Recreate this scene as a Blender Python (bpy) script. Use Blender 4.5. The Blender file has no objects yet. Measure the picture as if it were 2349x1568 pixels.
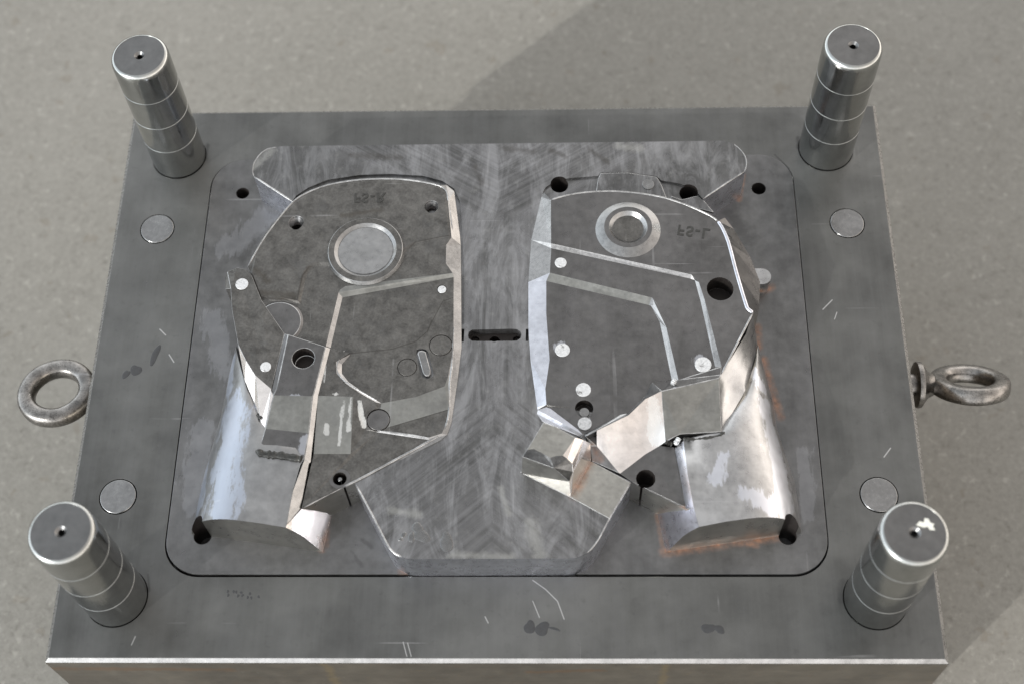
# Half of an injection mould standing outdoors on a terrazzo floor.  Lengths are in millimetres (scaled to metres when a mesh is made);
# x to the right, y away from the viewer, z up from the parting face of the mould base.
import bpy, bmesh, math, random
from mathutils import Vector, Matrix, Euler, noise
from mathutils.geometry import tessellate_polygon
S = 0.001
rnd = random.Random(7)
sc = bpy.context.scene
COL = sc.collection

# ------------------------------------------------------------------ camera, sky, sun, exposure
cam_d = bpy.data.cameras.new("camera"); cam = bpy.data.objects.new("camera", cam_d); COL.objects.link(cam)
cam.location = Vector((38.005, -412.32, 794.10)) * S
cam.rotation_euler = Euler((0.4887, 0.0313, 0.0102), 'XYZ')
cam_d.sensor_width = 36; cam_d.lens = 36 * 3348.34 / 2349
cam_d.clip_start = 0.01; cam_d.clip_end = 100
cam_d.dof.use_dof = True; cam_d.dof.focus_distance = 0.875; cam_d.dof.aperture_fstop = 6.3
sc.camera = cam
SUN_EL, SUN_AZ = math.radians(24), math.radians(222)      # azimuth measured from +x: light comes from the lower left
w = bpy.data.worlds.new("World"); sc.world = w; w.use_nodes = True
nt = w.node_tree; N = nt.nodes; L = nt.links; bg = N['Background']
sky = N.new('ShaderNodeTexSky'); sky.sky_type = 'NISHITA'; sky.sun_disc = False
sky.sun_elevation = SUN_EL; sky.sun_rotation = math.pi / 2 - SUN_AZ
sky.air_density = 0.8; sky.dust_density = 1.6; sky.ozone_density = 1.0
tc = N.new('ShaderNodeTexCoord'); cn = N.new('ShaderNodeTexNoise'); cn.inputs['Scale'].default_value = 2.2; cn.inputs['Detail'].default_value = 7
cn.inputs['Roughness'].default_value = 0.62
mp = N.new('ShaderNodeMapping'); mp.inputs['Scale'].default_value = (1, 1, 2.0); mp.inputs['Location'].default_value = (3.1, 0.4, 1.7)
L.new(tc.outputs['Generated'], mp.inputs[0]); L.new(mp.outputs[0], cn.inputs['Vector'])
cr = N.new('ShaderNodeValToRGB'); cr.color_ramp.elements[0].position = 0.40; cr.color_ramp.elements[0].color = (.66, .66, .66, 1)
cr.color_ramp.elements[1].position = 0.66; cr.color_ramp.elements[1].color = (1, 1, 1, 1)
L.new(cn.outputs['Fac'], cr.inputs[0])
sx = N.new('ShaderNodeSeparateXYZ'); L.new(tc.outputs['Generated'], sx.inputs[0])
hz = N.new('ShaderNodeMapRange'); hz.inputs[1].default_value = 0.0; hz.inputs[2].default_value = 0.8; hz.inputs[3].default_value = 2.6; hz.inputs[4].default_value = 1.0; L.new(sx.outputs[2], hz.inputs[0])
hs = N.new('ShaderNodeHueSaturation'); hs.inputs['Saturation'].default_value = 0.0; hs.inputs['Value'].default_value = 3.4
L.new(sky.outputs[0], hs.inputs['Color'])
mx = N.new('ShaderNodeMix'); mx.data_type = 'RGBA'
L.new(cr.outputs[0], mx.inputs[0]); L.new(sky.outputs[0], mx.inputs[6]); tn = N.new('ShaderNodeMix'); tn.data_type = 'RGBA'; tn.blend_type = 'MULTIPLY'; tn.inputs[0].default_value = 1; 
tg = N.new('ShaderNodeMapRange'); tg.inputs[1].default_value = -.8; tg.inputs[2].default_value = .8; L.new(sx.outputs[0], tg.inputs[0])
tx = N.new('ShaderNodeMix'); tx.data_type = 'RGBA'; tx.inputs[6].default_value = (.93, 1.0, 1.05, 1); tx.inputs[7].default_value = (1.10, 1.0, .90, 1); L.new(tg.outputs[0], tx.inputs[0]); L.new(tx.outputs[2], tn.inputs[7])
bw = N.new('ShaderNodeMix'); bw.data_type = 'RGBA'; bw.inputs[0].default_value = .85; bw.inputs[7].default_value = (10.6, 10.6, 10.6, 1); L.new(hs.outputs[0], bw.inputs[6]); L.new(bw.outputs[2], tn.inputs[6]); hv = N.new('ShaderNodeVectorMath'); hv.operation = 'SCALE'; L.new(tn.outputs[2], hv.inputs[0]); L.new(hz.outputs[0], hv.inputs['Scale']); L.new(hv.outputs[0], mx.inputs[7])
L.new(mx.outputs[2], bg.inputs[0]); bg.inputs[1].default_value = 0.15
sd = bpy.data.lights.new("sun", 'SUN'); sun = bpy.data.objects.new("sun", sd); COL.objects.link(sun)
sd.energy = 4.2; sd.angle = math.radians(0.6); sd.color = (1.0, 0.975, 0.93)
sun.location = (-2, -2, 2)
sun.rotation_euler = Vector((-math.cos(SUN_EL) * math.cos(SUN_AZ), -math.cos(SUN_EL) * math.sin(SUN_AZ), -math.sin(SUN_EL))).to_track_quat('-Z', 'Y').to_euler()
sc.view_settings.view_transform = 'Standard'; sc.view_settings.look = 'None'
sc.view_settings.exposure = -0.38; sc.view_settings.gamma = 1.0; sc.view_settings.use_curve_mapping = False

# ------------------------------------------------------------------ materials
RUST_COPPER = [  # (start, end, radius) in mm: rust in corners, plus copper reflections painted on the right flank
    ((96.9, -126.4, 0), (162.1, -117.3, 0), 5), ((104.0, -123.1, 4), (133.0, -117.0, 8), 7), ((144.4, -122.1, 0), (150.1, -122.5, 0), 3),
    ((-52.2, -137.8, 0), (-14.7, -138.6, 0), 4), ((55.7, -83.0, 29.6), (45.5, -103.1, 29.6), 5), ((56.2, -74.2, 31), (60.4, -81.3, 31), 4), ((38.7, -89.0, 36), (42.9, -94.6, 35), 4),
    ((160.1, 18.9, 0), (159.9, 4.5, 0), 4), ((162.1, -3.4, 0), (169.4, -42.0, 0), 4), ((162.7, 41.2, 6), (171.0, 47.4, 0), 4),
    ((-95.0, -114.9, 22), (-99.1, -124.3, 2), 4), ((93.6, -104.5, 2), (96.8, -126.6, 2), 2.5), ((-97.6, -105.0, 0), (-97.2, -122.4, 0), 3), ((93.4, -110.7, 20), (108.5, -111.2, 29), 3), ((158.1, 131.2, 0), (154.4, 112.4, 0), 3)]
class NB:
    def __init__(s, name):
        s.m = bpy.data.materials.new(name); s.m.use_nodes = True; s.t = s.m.node_tree; s.n = s.t.nodes; s.l = s.t.links
        s.b = s.n['Principled BSDF']; s.geo = s.n.new('ShaderNodeNewGeometry'); s.pos = s.geo.outputs['Position']
    def noise(s, scale, detail=4, rough=.55, stretch=None, rot=None, dist=0, off=(0, 0, 0), src=None):
        m = s.n.new('ShaderNodeMapping'); m.inputs['Scale'].default_value = stretch or (1, 1, 1)
        m.inputs['Location'].default_value = off
        if rot: m.inputs['Rotation'].default_value = rot
        s.l.new(src or s.pos, m.inputs[0]); x = s.n.new('ShaderNodeTexNoise'); x.inputs['Scale'].default_value = scale
        x.inputs['Detail'].default_value = detail; x.inputs['Roughness'].default_value = rough; x.inputs['Distortion'].default_value = dist
        s.l.new(m.outputs[0], x.inputs['Vector']); return x.outputs['Fac']
    def ramp(s, v, a, b, lo=0.0, hi=1.0):
        r = s.n.new('ShaderNodeMapRange'); r.clamp = True; s.l.new(v, r.inputs[0])
        for i, q in enumerate((a, b, lo, hi)): r.inputs[1 + i].default_value = q
        return r.outputs[0]
    def math(s, op, a, b=None):
        r = s.n.new('ShaderNodeMath'); r.operation = op
        for i, q in enumerate((a, b)):
            if q is None: continue
            if isinstance(q, (int, float)): r.inputs[i].default_value = q
            else: s.l.new(q, r.inputs[i])
        return r.outputs[0]
    def mix(s, f, a, b):
        r = s.n.new('ShaderNodeMix'); r.data_type = 'RGBA'
        for i, q in ((0, f), (6, a), (7, b)):
            if isinstance(q, (int, float)): r.inputs[i].default_value = q
            elif isinstance(q, tuple): r.inputs[i].default_value = q if len(q) == 4 else (*q, 1)
            else: s.l.new(q, r.inputs[i])
        return r.outputs[2]
    def near(s, pts):
        out = None
        for c, r in pts:
            d = s.n.new('ShaderNodeVectorMath'); d.operation = 'DISTANCE'; s.l.new(s.pos, d.inputs[0]); d.inputs[1].default_value = tuple(q * S for q in c)
            f = s.ramp(d.outputs['Value'], r * S * .15, r * S, 1, 0)
            out = f if out is None else s.math('MAXIMUM', out, f)
        return out
    def seg(s, segs):
        def vm(op, a, b=None):
            n = s.n.new('ShaderNodeVectorMath'); n.operation = op
            for i, q in enumerate((a, b)):
                if q is None: continue
                if isinstance(q, (tuple, list, Vector)): n.inputs[i].default_value = tuple(q)
                else: s.l.new(q, n.inputs[i])
            return n
        out = None
        for a, b, r in segs:
            A_ = Vector(a) * S; D_ = (Vector(b) - Vector(a)) * S
            pa = vm('SUBTRACT', s.pos, A_).outputs[0]; t = s.math('MULTIPLY', vm('DOT_PRODUCT', pa, D_).outputs['Value'], 1 / D_.length_squared)
            cl = s.n.new('ShaderNodeClamp'); s.l.new(t, cl.inputs[0])
            sc_ = s.n.new('ShaderNodeVectorMath'); sc_.operation = 'SCALE'; sc_.inputs[0].default_value = D_; s.l.new(cl.outputs[0], sc_.inputs['Scale'])
            d = vm('DISTANCE', pa, sc_.outputs[0]).outputs['Value']; f = s.ramp(d, 0, r * S, 1, 0)
            out = f if out is None else s.math('MAXIMUM', out, f)
        return out
    def bump(s, hts):
        prev = None
        for h, strength, dist in hts:
            b = s.n.new('ShaderNodeBump'); b.inputs['Strength'].default_value = strength; b.inputs['Distance'].default_value = dist
            s.l.new(h, b.inputs['Height'])
            if prev: s.l.new(prev, b.inputs['Normal'])
            prev = b.outputs[0]
        s.l.new(prev, s.b.inputs['Normal'])

def steel(name, lo, hi, rough, blot=22, streak=None, grain=0.0, grain_scale=1800, polish=0.0, rust=False, marks=None, stain=0.25, tint=(1, 1, 1), lines=0.0, patches=None, rvar=.10, toolpath=False, patch=.55, patchcol=(.62, .64, .70), metal=1.0):
    k = NB(name); b = k.b; b.inputs['Metallic'].default_value = metal; sc_ = .62 if metal == 1 else .37; lo *= sc_; hi *= sc_ * 1.06
    n1 = k.noise(blot, 6, .62, dist=.4); n2 = k.noise(blot * 6, 5, .6, off=(4, 2, 1))
    v = k.math('ADD', k.math('MULTIPLY', n1, .65), k.math('MULTIPLY', n2, .35))
    col = k.mix(k.ramp(v, .36, .64), tuple(lo * c for c in tint), tuple(hi * c for c in tint))
    rgh = k.math('ADD', rough - rvar / 2, k.math('MULTIPLY', k.ramp(n2, .3, .7), rvar))
    if stain:   # oily darker blots and pits
        st = k.math('MULTIPLY', k.ramp(k.noise(48, 8, .7, off=(9, 1, 3)), .56, .66), stain)
        col = k.mix(st, col, (.10, .10, .10))
        pits = k.ramp(k.noise(900, 2, .5, off=(1, 7, 2)), .74, .78); pm = k.ramp(k.noise(30, 3, off=(2, 8, 5)), .5, .62)
        col = k.mix(k.math('MULTIPLY', k.math('MULTIPLY', pits, pm), .7), col, (.05, .05, .05))
    if streak:
        sx = k.noise(60, 5, .7, stretch=streak); sf = k.ramp(sx, .35, .65)
        col = k.mix(k.math('MULTIPLY', sf, .22), col, (hi * 1.35 * tint[0], hi * 1.35 * tint[1], hi * 1.4 * tint[2]))
        rgh = k.math('ADD', rgh, k.math('MULTIPLY', sf, -.05))
    if toolpath:  # cutter passes run along the centre strip and fan out with the cores at both ends
        sp = k.n.new('ShaderNodeSeparateXYZ'); k.l.new(k.pos, sp.inputs[0]); ax = k.math('ABSOLUTE', sp.outputs[0])
        lo_b = k.math('MULTIPLY', k.math('MAXIMUM', k.math('SUBTRACT', -.046, sp.outputs[1]), 0.0), 1.15); hi_b = k.math('MULTIPLY', k.math('MAXIMUM', k.math('SUBTRACT', sp.outputs[1], .085), 0.0), 1.6)
        u = k.math('SUBTRACT', k.math('SUBTRACT', ax, lo_b), hi_b); cb = k.n.new('ShaderNodeCombineXYZ'); k.l.new(u, cb.inputs[0]); k.l.new(k.math('MULTIPLY', sp.outputs[1], .03), cb.inputs[1])
        tp = k.noise(330, 3, .6, src=cb.outputs[0]); tp2 = k.noise(90, 3, .6, src=cb.outputs[0], off=(2, 0, 0)); tpf = k.math('ADD', k.math('MULTIPLY', tp, .5), k.math('MULTIPLY', tp2, .5))
        col = k.mix(k.math('MULTIPLY', k.math('MULTIPLY', k.ramp(tpf, .40, .60), k.ramp(u, .018, .034, .20, .02)), 1.0), col, (.46, .46, .48)); rgh = k.math('SUBTRACT', rgh, k.math('MULTIPLY', k.ramp(tpf, .4, .6), .05))
    if polish:  # freshly ground, brighter patches with ragged edges
        pz = k.noise(38, 7, .75, stretch=(1.6, .45, 1), dist=1.2, off=(5, 3, 0)); pf = k.ramp(pz, .44, .62)
        col = k.mix(k.math('MULTIPLY', pf, polish), col, (.78, .79, .82)); rgh = k.math('ADD', rgh, k.math('MULTIPLY', pf, .06))
    if patches:
        pf = k.ramp(k.math('ADD', k.seg([p if len(p) == 3 else (p[0], (p[0][0] + .5, p[0][1] + .5, p[0][2]), p[1]) for p in patches]), k.ramp(k.noise(110, 6, .75, stretch=(1.5, .4, 1)), .3, .7, -.45, .45)), .44, .60)
        col = k.mix(k.math('MULTIPLY', pf, patch), col, patchcol); rgh = k.math('ADD', rgh, k.math('MULTIPLY', pf, .04))
    # fine scratches
    s1 = k.ramp(k.noise(330, 1, .4, stretch=(1, .022, 1), rot=(0, 0, .35)), .735, .76); s2_ = k.ramp(k.noise(300, 1, .4, stretch=(.03, 1, 1), rot=(0, 0, .7), off=(3, 1, 0)), .745, .77)
    scm = k.math('MULTIPLY', k.math('MAXIMUM', s1, s2_), k.ramp(k.noise(28, 3, off=(6, 6, 6)), .50, .60))
    col = k.mix(k.math('MULTIPLY', scm, .16), col, (.6, .6, .61))
    if marks:   # single scratches, light smears, dark lines and spots that stay put on the steel
        for lst, c_, f_ in marks:
            g_ = k.seg(lst); g_ = k.ramp(k.math('ADD', g_, k.ramp(k.noise(170, 5, .7, off=(f_, 3, 1)), .3, .7, -.4, .4)) if max(q_[2] for q_ in lst) > 2.4 else g_, .15, .85)
            col = k.mix(k.math('MULTIPLY', g_, f_), col, c_)
    if rust:
        rf = k.math('MULTIPLY', k.seg(RUST_COPPER), k.ramp(k.noise(130, 6, .7), .25, .70)); rf = k.ramp(rf, .05, .80, 0, .72)
        col = k.mix(rf, col, k.mix(k.ramp(k.noise(300, 4), .35, .65), (.16, .075, .04), (.40, .19, .10))); k.l.new(k.math('MULTIPLY', metal, k.math('SUBTRACT', 1.0, k.math('MULTIPLY', rf, .6))), b.inputs['Metallic'])
        rgh = k.math('ADD', rgh, k.math('MULTIPLY', rf, .3))
    k.l.new(col, b.inputs['Base Color']); k.l.new(rgh, b.inputs['Roughness'])
    hts = [(k.noise(9, 4, .5, off=(3, 3, 3)), .25, .004), (n2, .12, .0006)]
    if grain: hts.append((k.noise(grain_scale, 3, .7), grain, .0004))
    if lines: hts.append((k.noise(260, 2, .5, stretch=(1, .04, 1)), lines, .0003))
    k.bump(hts)
    return k.m

SPOT_L = [((-154.1, -47.0, 26), (-150.3, -112.5, 30), 21), ((-158.3, -10.5, 14), (-156.3, -31.1, 16), 10), ((-166.2, -81.5, 12), (-167.4, -105.4, 12), 12)]
SPOT_R = [((157.9, -45.4, 18), (164.0, -113.2, 26), 15), ((129.6, -82.5, 34), (124.5, -95.7, 34), 8), ((153.2, -19.3, 20), (158.6, -31.4, 20), 9), ((144.4, -105.4, 35), (154.0, -112.2, 33), 12)]
SPOT_C = [((-87.5, -45.5, 32), (-88.7, -72.6, 31), 2.6), ((-83.5, -43.9, 32), (-83.6, -63.0, 31), 3), ((-78.6, -45.5, 32), (-75.6, -60.6, 31), 2.6), ((-96.3, -61.3, 31), (-96.4, -65.3, 31), 3), ((-100.3, -18.7, 32), (-100.8, -33.0, 32), 5), ((-100.9, -41.7, 32), (-91.2, -41.3, 32), 2)]
SPOT_M = [((-119.6, -44.7, 35), (-112.9, -44.3, 35), 4), ((-119.4, -47.6, 35), (-121.8, -54.1, 35), 1.5), ((-115.6, -47.6, 35), (-116.7, -53.3, 35), 1.5), ((-108.6, -71.1, 35), (-108.8, -78.3, 35), 5), ((104.7, -41.4, 38), (107.6, -48.0, 37), 3), ((39.1, -11.0, 31.6), 6), ((51.5, -37.4, 31.6), 5.5), ((119.3, -21.3, 33.8), 6.5), ((52.6, -59.1, 31), 5.5)]
MARKS_P = [([((22.2, -143.0, 0), (29.4, -148.3, 0), .5), ((29.4, -148.3, 0), (36.1, -155.2, 0), .5), ((36.1, -155.2, 0), (39.8, -165.6, 0), .5), ((22.2, -155.2, 0), (26.0, -164.7, 0), .45), ((-49.9, -178.9, 0), (-47.5, -186.9, 0), .45), ((-47.4, -179.3, 0), (-45.1, -186.9, 0), .45), ((-4.5, -164.3, 0), (-2.7, -167.8, 0), .5),
   ((201.2, 31.3, 0), (207.5, 37.9, 0), .6), ((207.7, 24.3, 0), (209.6, 29.2, 0), .5), ((228.0, -67.7, 0), (232.4, -62.1, 0), .6), ((-211.4, 20.2, 0), (-207.2, 16.0, 0), .6), ((-203.4, 2.5, 0), (-199.8, -2.8, 0), .6), ((-202.4, -180.6, 0), (-200.9, -175.8, 0), .5)], (.62, .62, .62), .6),
  ([((180.1, 148.0, 0), (188.4, 136.7, 0), 1.0), ((196.2, 161.6, 0), (195.9, 153.4, 0), 2.2), ((196.8, -144.1, 0), (194.3, -154.9, 0), 3.2), ((-196.4, 160.3, 0), (-196.8, 147.8, 0), 2.2), ((-198.2, -139.9, 0), (-196.7, -149.0, 0), 1.6)], (.06, .06, .06), .7)]
MARKS_I = [([((173.5, 138.4, 0), (178.0, 131.3, 0), 1.1), ((178.0, 131.3, 0), (182.5, 125.2, 0), .8), ((-164.5, 69.9, 0), (-155.2, 85.2, 0), 7), ((-81.9, -126.0, 0), (-75.4, -135.0, 0), 2.0), ((-76.3, -118.8, 0), (-70.9, -123.3, 0), 2.2), ((148.0, 101.6, 0), (159.0, 82.2, 0), 9)], (.07, .07, .07), .55)]
MARKS_T = [([((-94.8, 129.9, 29), (-63.5, 127.6, 29), 4), ((2.4, 134.7, 29), (22.0, 131.5, 29), 4), ((57.8, 133.1, 29), (69.8, 122.1, 29), 3), ((32.6, 132.4, 29), (43.1, 127.3, 29), 3), ((-15.2, 120.1, 29), (-10.9, 107.4, 29), 3)], (.07, .065, .06), .5),
  ([((4.5, -98.5, 29), (8.9, -113.8, 29), 3), ((21.4, -119.1, 29), (26.4, -138.3, 29), 6), ((-22.1, -138.2, 29), (10.8, -139.6, 29), 4), ((-57.2, -111.8, 29), (-40.4, -114.5, 29), 4), ((76.6, 135.8, 29), (89.5, 132.7, 29), 5), ((-155.7, 121.8, 29), (-146.1, 134.5, 29), 5)], (.50, .50, .47), .30)]
M_plate = steel("ground_plate_steel", .17, .39, .36, blot=5, streak=(1, .05, 1), grain=.05, stain=.30, rvar=.10, tint=(.99, 1.0, .97), metal=.72, marks=MARKS_P)
M_side = steel("plate_side_steel", .22, .36, .42, blot=14, streak=(.05, .05, 1), stain=.3, tint=(1.1, 1, .86), marks=[([((-93, -190.2, -6), (-93, -190.2, -80), 5), ((96, -190.2, -6), (96, -190.2, -80), 4)], (.44, .33, .16), .4), ([((-250, -190.2, -14), (-150, -190.2, -16), 6), ((20, -190.2, -20), (60, -190.2, -16), 5)], (.30, .17, .09), .5)])
M_insert = steel("insert_steel", .23, .42, .36, blot=22, streak=(1, .12, 1), grain=.10, rust=True, stain=.4, patches=[((-171.2, 79.5, 0), (-151.6, 100.8, 0), 17), ((-178.8, 27.1, 0), (-168.6, -9.7, 0), 13), ((-177.0, -47.6, 0), (-177.9, -95.9, 0), 14), ((181.8, -63.8, 0), (181.4, -103.9, 0), 8)], patch=.10, metal=.8, marks=MARKS_I)
M_part = steel("parting_face_steel", .22, .36, .33, blot=24, grain=.06, rust=True, stain=.55, polish=.16, lines=.10, toolpath=True, metal=.85, marks=MARKS_T)
MARKS_C = [([((-38.1, 8.1, 31.6), (-40.5, 0.5, 31.6), .5), ((-40.5, 0.5, 31.6), (-46.9, -6.1, 31.6), .5), ((-46.9, -6.1, 31.6), (-60.9, -11.2, 31.6), .5), ((-60.9, -11.2, 31.6), (-85.8, -14.0, 31.6), .5), ((-26.1, 23.3, 31.6), (-31.9, 20.9, 31.6), .45), ((-31.9, 20.9, 31.6), (-37.8, 7.5, 31.6), .45), ((-37.8, 7.5, 31.6), (-40.5, -0.1, 31.6), .45),
   ((-49.9, 61.5, 34), (-29.3, 66.0, 34), .7), ((-55.3, 55.3, 34), (-49.9, 61.5, 34), .9), ((-107.3, 45.8, 34), (-114.1, 44.3, 34), .9), ((-114.1, 44.3, 34), (-117.9, 37.9, 34), .9), ((-117.9, 37.9, 34), (-119.6, 22.2, 34), .9), ((-141.4, 22.8, 34), (-120.0, 21.2, 34), 1.6), ((-91.0, 24.0, 33), (-27.3, 38.1, 32), .8), ((-60.2, -61.0, 30.5), (-26.8, -50.4, 30.5), .8)], (.045, .042, .038), .75)]
MARKS_C.append(([((-95.8, 81.1, 34.2), (-72.3, 85.0, 34.2), 3), ((-142.5, 26.2, 34.2), (-121.9, 24.0, 34.2), 4), ((-138.1, 34.1, 34), (-147.6, 43.1, 34), 4)], (.06, .052, .042), .5))
M_core = steel("eroded_core_steel", .17, .36, .42, metal=.8, patches=SPOT_C, patch=.8, patchcol=(.66, .66, .64), marks=MARKS_C, blot=130, grain=.55, grain_scale=900, stain=.45, rust=True, tint=(1.03, 1, .95))
M_coreR = steel("milled_core_steel", .23, .38, .34, metal=.85, patches=SPOT_M, patch=.45, blot=34, streak=(1.2, .15, 1), grain=.12, stain=.3, rust=True, tint=(1.02, 1, .99), lines=.12)
M_flankL = steel("ground_flank_steel", .32, .48, .44, blot=36, streak=(1, .1, 1), stain=.15, rust=True, patches=SPOT_L, patch=.6, patchcol=(.44, .48, .57))
M_rim = steel("cut_rim_sheen_steel", .36, .58, .30, blot=90, streak=(.5, .1, .5), stain=.08, tint=(1.0, .985, .97))  # cut steel, lightened to carry the low-sky highlights of the rims
M_flankR = steel("polished_flank_steel", .40, .70, .33, blot=36, streak=(1, .1, 1), stain=.1, rust=True, patches=SPOT_R, patch=.8)
M_pin = steel("guide_pin_steel", .50, .64, .21, blot=34, streak=(.5, .5, .02), stain=.0, rvar=.05, tint=(.98, 1, .97))
M_pincap = steel("guide_pin_end_steel", .22, .28, .34, blot=30, stain=.1)
M_bright = steel("bright_turned_steel", .62, .75, .20, blot=40, stain=.05)
M_saddle = steel("saddle_sky_sheen_steel", .95, 1.35, .24, blot=30, streak=(.3, 1, 1), stain=.05, rust=True, tint=(1.05, .98, .93), patches=[((90.2, -49.4, 38), (93.2, -70.2, 33), 9)], patch=.85, patchcol=(.96, .95, .93))  # pale base and white patch stand in for reflected low sky
M_disc = steel("recess_disc_steel", .44, .62, .30, blot=45, stain=.3)
M_strip = steel("ground_sky_sheen_steel", .80, 1.12, .32, blot=45, streak=(1, .1, 1), stain=.12, tint=(.96, .98, 1.06))  # pale bluish tone paints reflected sky on strips, walls and toe
M_pad = steel("bright_pad_steel", .46, .66, .34, blot=50, stain=.2, rust=True, tint=(1.02, 1.0, .93))
M_ringm = steel("turned_ring_steel", .34, .50, .30, blot=70, stain=.15)
M_edge = steel("worn_glint_edge_steel", .36, .88, .34, blot=95, stain=.6)  # worn edges; the light tone also paints highlight lines along rims
M_wall = steel("cut_wall_steel", .52, .68, .34, blot=30, streak=(.2, .2, 1), stain=.15, rust=True, tint=(1.02, 1.0, .92))
M_slope = steel("slope_floor_sheen_steel", .32, .46, .36, patches=SPOT_C, patch=.85, patchcol=(.66, .66, .64), blot=60, streak=(1, .15, 1), stain=.25, rust=True, tint=(1.0, 1.0, .94))  # lighter olive paints the floor's reflection on front-facing slopes
M_plug = steel("return_pin_steel", .34, .48, .24, blot=60, stain=.1)
M_eye = steel("forged_eye_steel", .16, .46, .30, blot=150, stain=.6, grain=.1, tint=(1.05, 1, .95))
def plain(name, c, rough, metal=0, var=.15):
    k = NB(name); k.l.new(k.mix(k.ramp(k.noise(400, 5, .7), .3, .7), tuple(q * (1 - var) for q in c), tuple(q * (1 + var) for q in c)), k.b.inputs['Base Color'])
    k.b.inputs['Roughness'].default_value = rough; k.b.inputs['Metallic'].default_value = metal; k.bump([(k.noise(700, 4, .7), .35, .0004)]); return k.m
k = NB("scraped_pin_end"); k.b.inputs['Metallic'].default_value = .5; k.b.inputs['Roughness'].default_value = .45
k.l.new(k.mix(k.ramp(k.noise(260, 5, .7), .33, .42), (.22, .22, .22), k.mix(k.ramp(k.noise(900, 3), .3, .7), (.46, .47, .48), (.66, .67, .68))), k.b.inputs['Base Color']); k.bump([(k.noise(900, 3), .4, .0003)]); M_white = k.m
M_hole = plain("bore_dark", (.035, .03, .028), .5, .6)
M_text = plain("letter_groove_shade", (.02, .02, .018), .6, 0)  # dark raised letters stand in for the shade inside engraved strokes
M_weld = plain("weld_metal", (.055, .055, .052), .38, .7, .6)
M_oil = plain("oil_drop", (.035, .036, .038), .25, 0)
# floor: terrazzo-like concrete with small aggregate
k = NB("worn_concrete"); base = k.mix(k.ramp(k.noise(3.5, 7, .65), .3, .7), (.128, .123, .108), (.176, .170, .153))
fine = k.ramp(k.noise(230, 7, .85), .36, .64); base = k.mix(k.math('MULTIPLY', fine, .75), base, (.225, .218, .197))
dk = k.ramp(k.noise(140, 6, .85, off=(3, 7, 1)), .53, .65); base = k.mix(k.math('MULTIPLY', dk, .55), base, (.080, .074, .062))
lt = k.ramp(k.noise(115, 5, .8, off=(8, 2, 4)), .57, .65); base = k.mix(k.math('MULTIPLY', lt, .6), base, (.285, .278, .252))
brn = k.ramp(k.noise(60, 2, .5, off=(1, 5, 9)), .68, .72); col = k.mix(k.math('MULTIPLY', brn, .25), base, (.10, .075, .045))
k.l.new(col, k.b.inputs['Base Color']); k.b.inputs['Roughness'].default_value = .55; k.bump([(k.noise(500, 4, .7), .35, .001)]); M_floor = k.m

# ------------------------------------------------------------------ mesh helpers
def bev(o, w_, ang=40, mat=None, seg=2):
    """rounded edges; the default material paints wear and highlight"""
    mat = mat or M_edge
    if mat.name not in [m_.name for m_ in o.data.materials]: o.data.materials.append(mat)
    b = o.modifiers.new('bevel', 'BEVEL'); b.width = w_ * S; b.segments = seg; b.limit_method = 'ANGLE'; b.angle_limit = math.radians(ang); b.material = [m_.name for m_ in o.data.materials].index(mat.name)
def finish(name, bm, mats, parent=None, smooth=None, bevel=0, label=None, seg=2, bang=30):
    bmesh.ops.recalc_face_normals(bm, faces=bm.faces)
    me = bpy.data.meshes.new(name); bm.to_mesh(me); bm.free()
    me.transform(Matrix.Scale(S, 4))
    for m in (mats if isinstance(mats, (list, tuple)) else [mats]): me.materials.append(m)
    o = bpy.data.objects.new(name, me); COL.objects.link(o); o.parent = parent
    if label: o['label'] = label
    if bevel:
        bev(o, bevel, bang, None, seg)
    if smooth is not None:
        for p in me.polygons: p.use_smooth = True
        me.set_sharp_from_angle(angle=math.radians(smooth))
    return o
def apply(o):
    dg = bpy.context.evaluated_depsgraph_get(); me = bpy.data.meshes.new_from_object(o.evaluated_get(dg)); me.name = o.name
    o.modifiers.clear(); o.data = me
def cyl_bm(bm, x, y, z0, z1, r, n=40, r1=None, tilt=None):
    vs = [[], []]
    for i in range(n):
        a = 2 * math.pi * i / n
        for j, (z, rr) in enumerate(((z0, r), (z1, r if r1 is None else r1))):
            vs[j].append(bm.verts.new((x + rr * math.cos(a), y + rr * math.sin(a), z)))
    bm.faces.new(vs[0][::-1]); bm.faces.new(vs[1])
    for i in range(n): bm.faces.new((vs[0][i], vs[0][(i + 1) % n], vs[1][(i + 1) % n], vs[1][i]))
def prism_bm(bm, pts, z0, z1=None):
    """closed prism: outline pts (x, y[, z]); top at z1 or at each point's own z"""
    lo = [bm.verts.new((p[0], p[1], z0)) for p in pts]; hi = [bm.verts.new((p[0], p[1], p[2] if z1 is None else z1)) for p in pts]
    n = len(pts); bm.faces.new(lo[::-1]); bm.faces.new(hi)
    for i in range(n): bm.faces.new((lo[i], lo[(i + 1) % n], hi[(i + 1) % n], hi[i]))
def slab_bm(bm, pts, z0, out):
    """slab whose sides slope outward by `out` mm down to z0"""
    n = len(pts); area = sum(pts[i][0] * pts[(i + 1) % n][1] - pts[(i + 1) % n][0] * pts[i][1] for i in range(n)); s = 1 if area > 0 else -1
    lo = []
    for i in range(n):
        a, b, c = (Vector(pts[j % n][:2]) for j in (i - 1, i, i + 1)); e1 = (b - a).normalized(); e2 = (c - b).normalized()
        nn = Vector((e1.y, -e1.x)) * s + Vector((e2.y, -e2.x)) * s; nn = nn.normalized() if nn.length > 1e-6 else Vector((e1.y, -e1.x)) * s
        lo.append(bm.verts.new((b.x + nn.x * out, b.y + nn.y * out, z0)))
    hi = [bm.verts.new(p) for p in pts]; bm.faces.new(lo[::-1]); bm.faces.new(hi)
    for i in range(n): bm.faces.new((lo[i], lo[(i + 1) % n], hi[(i + 1) % n], hi[i]))
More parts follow.
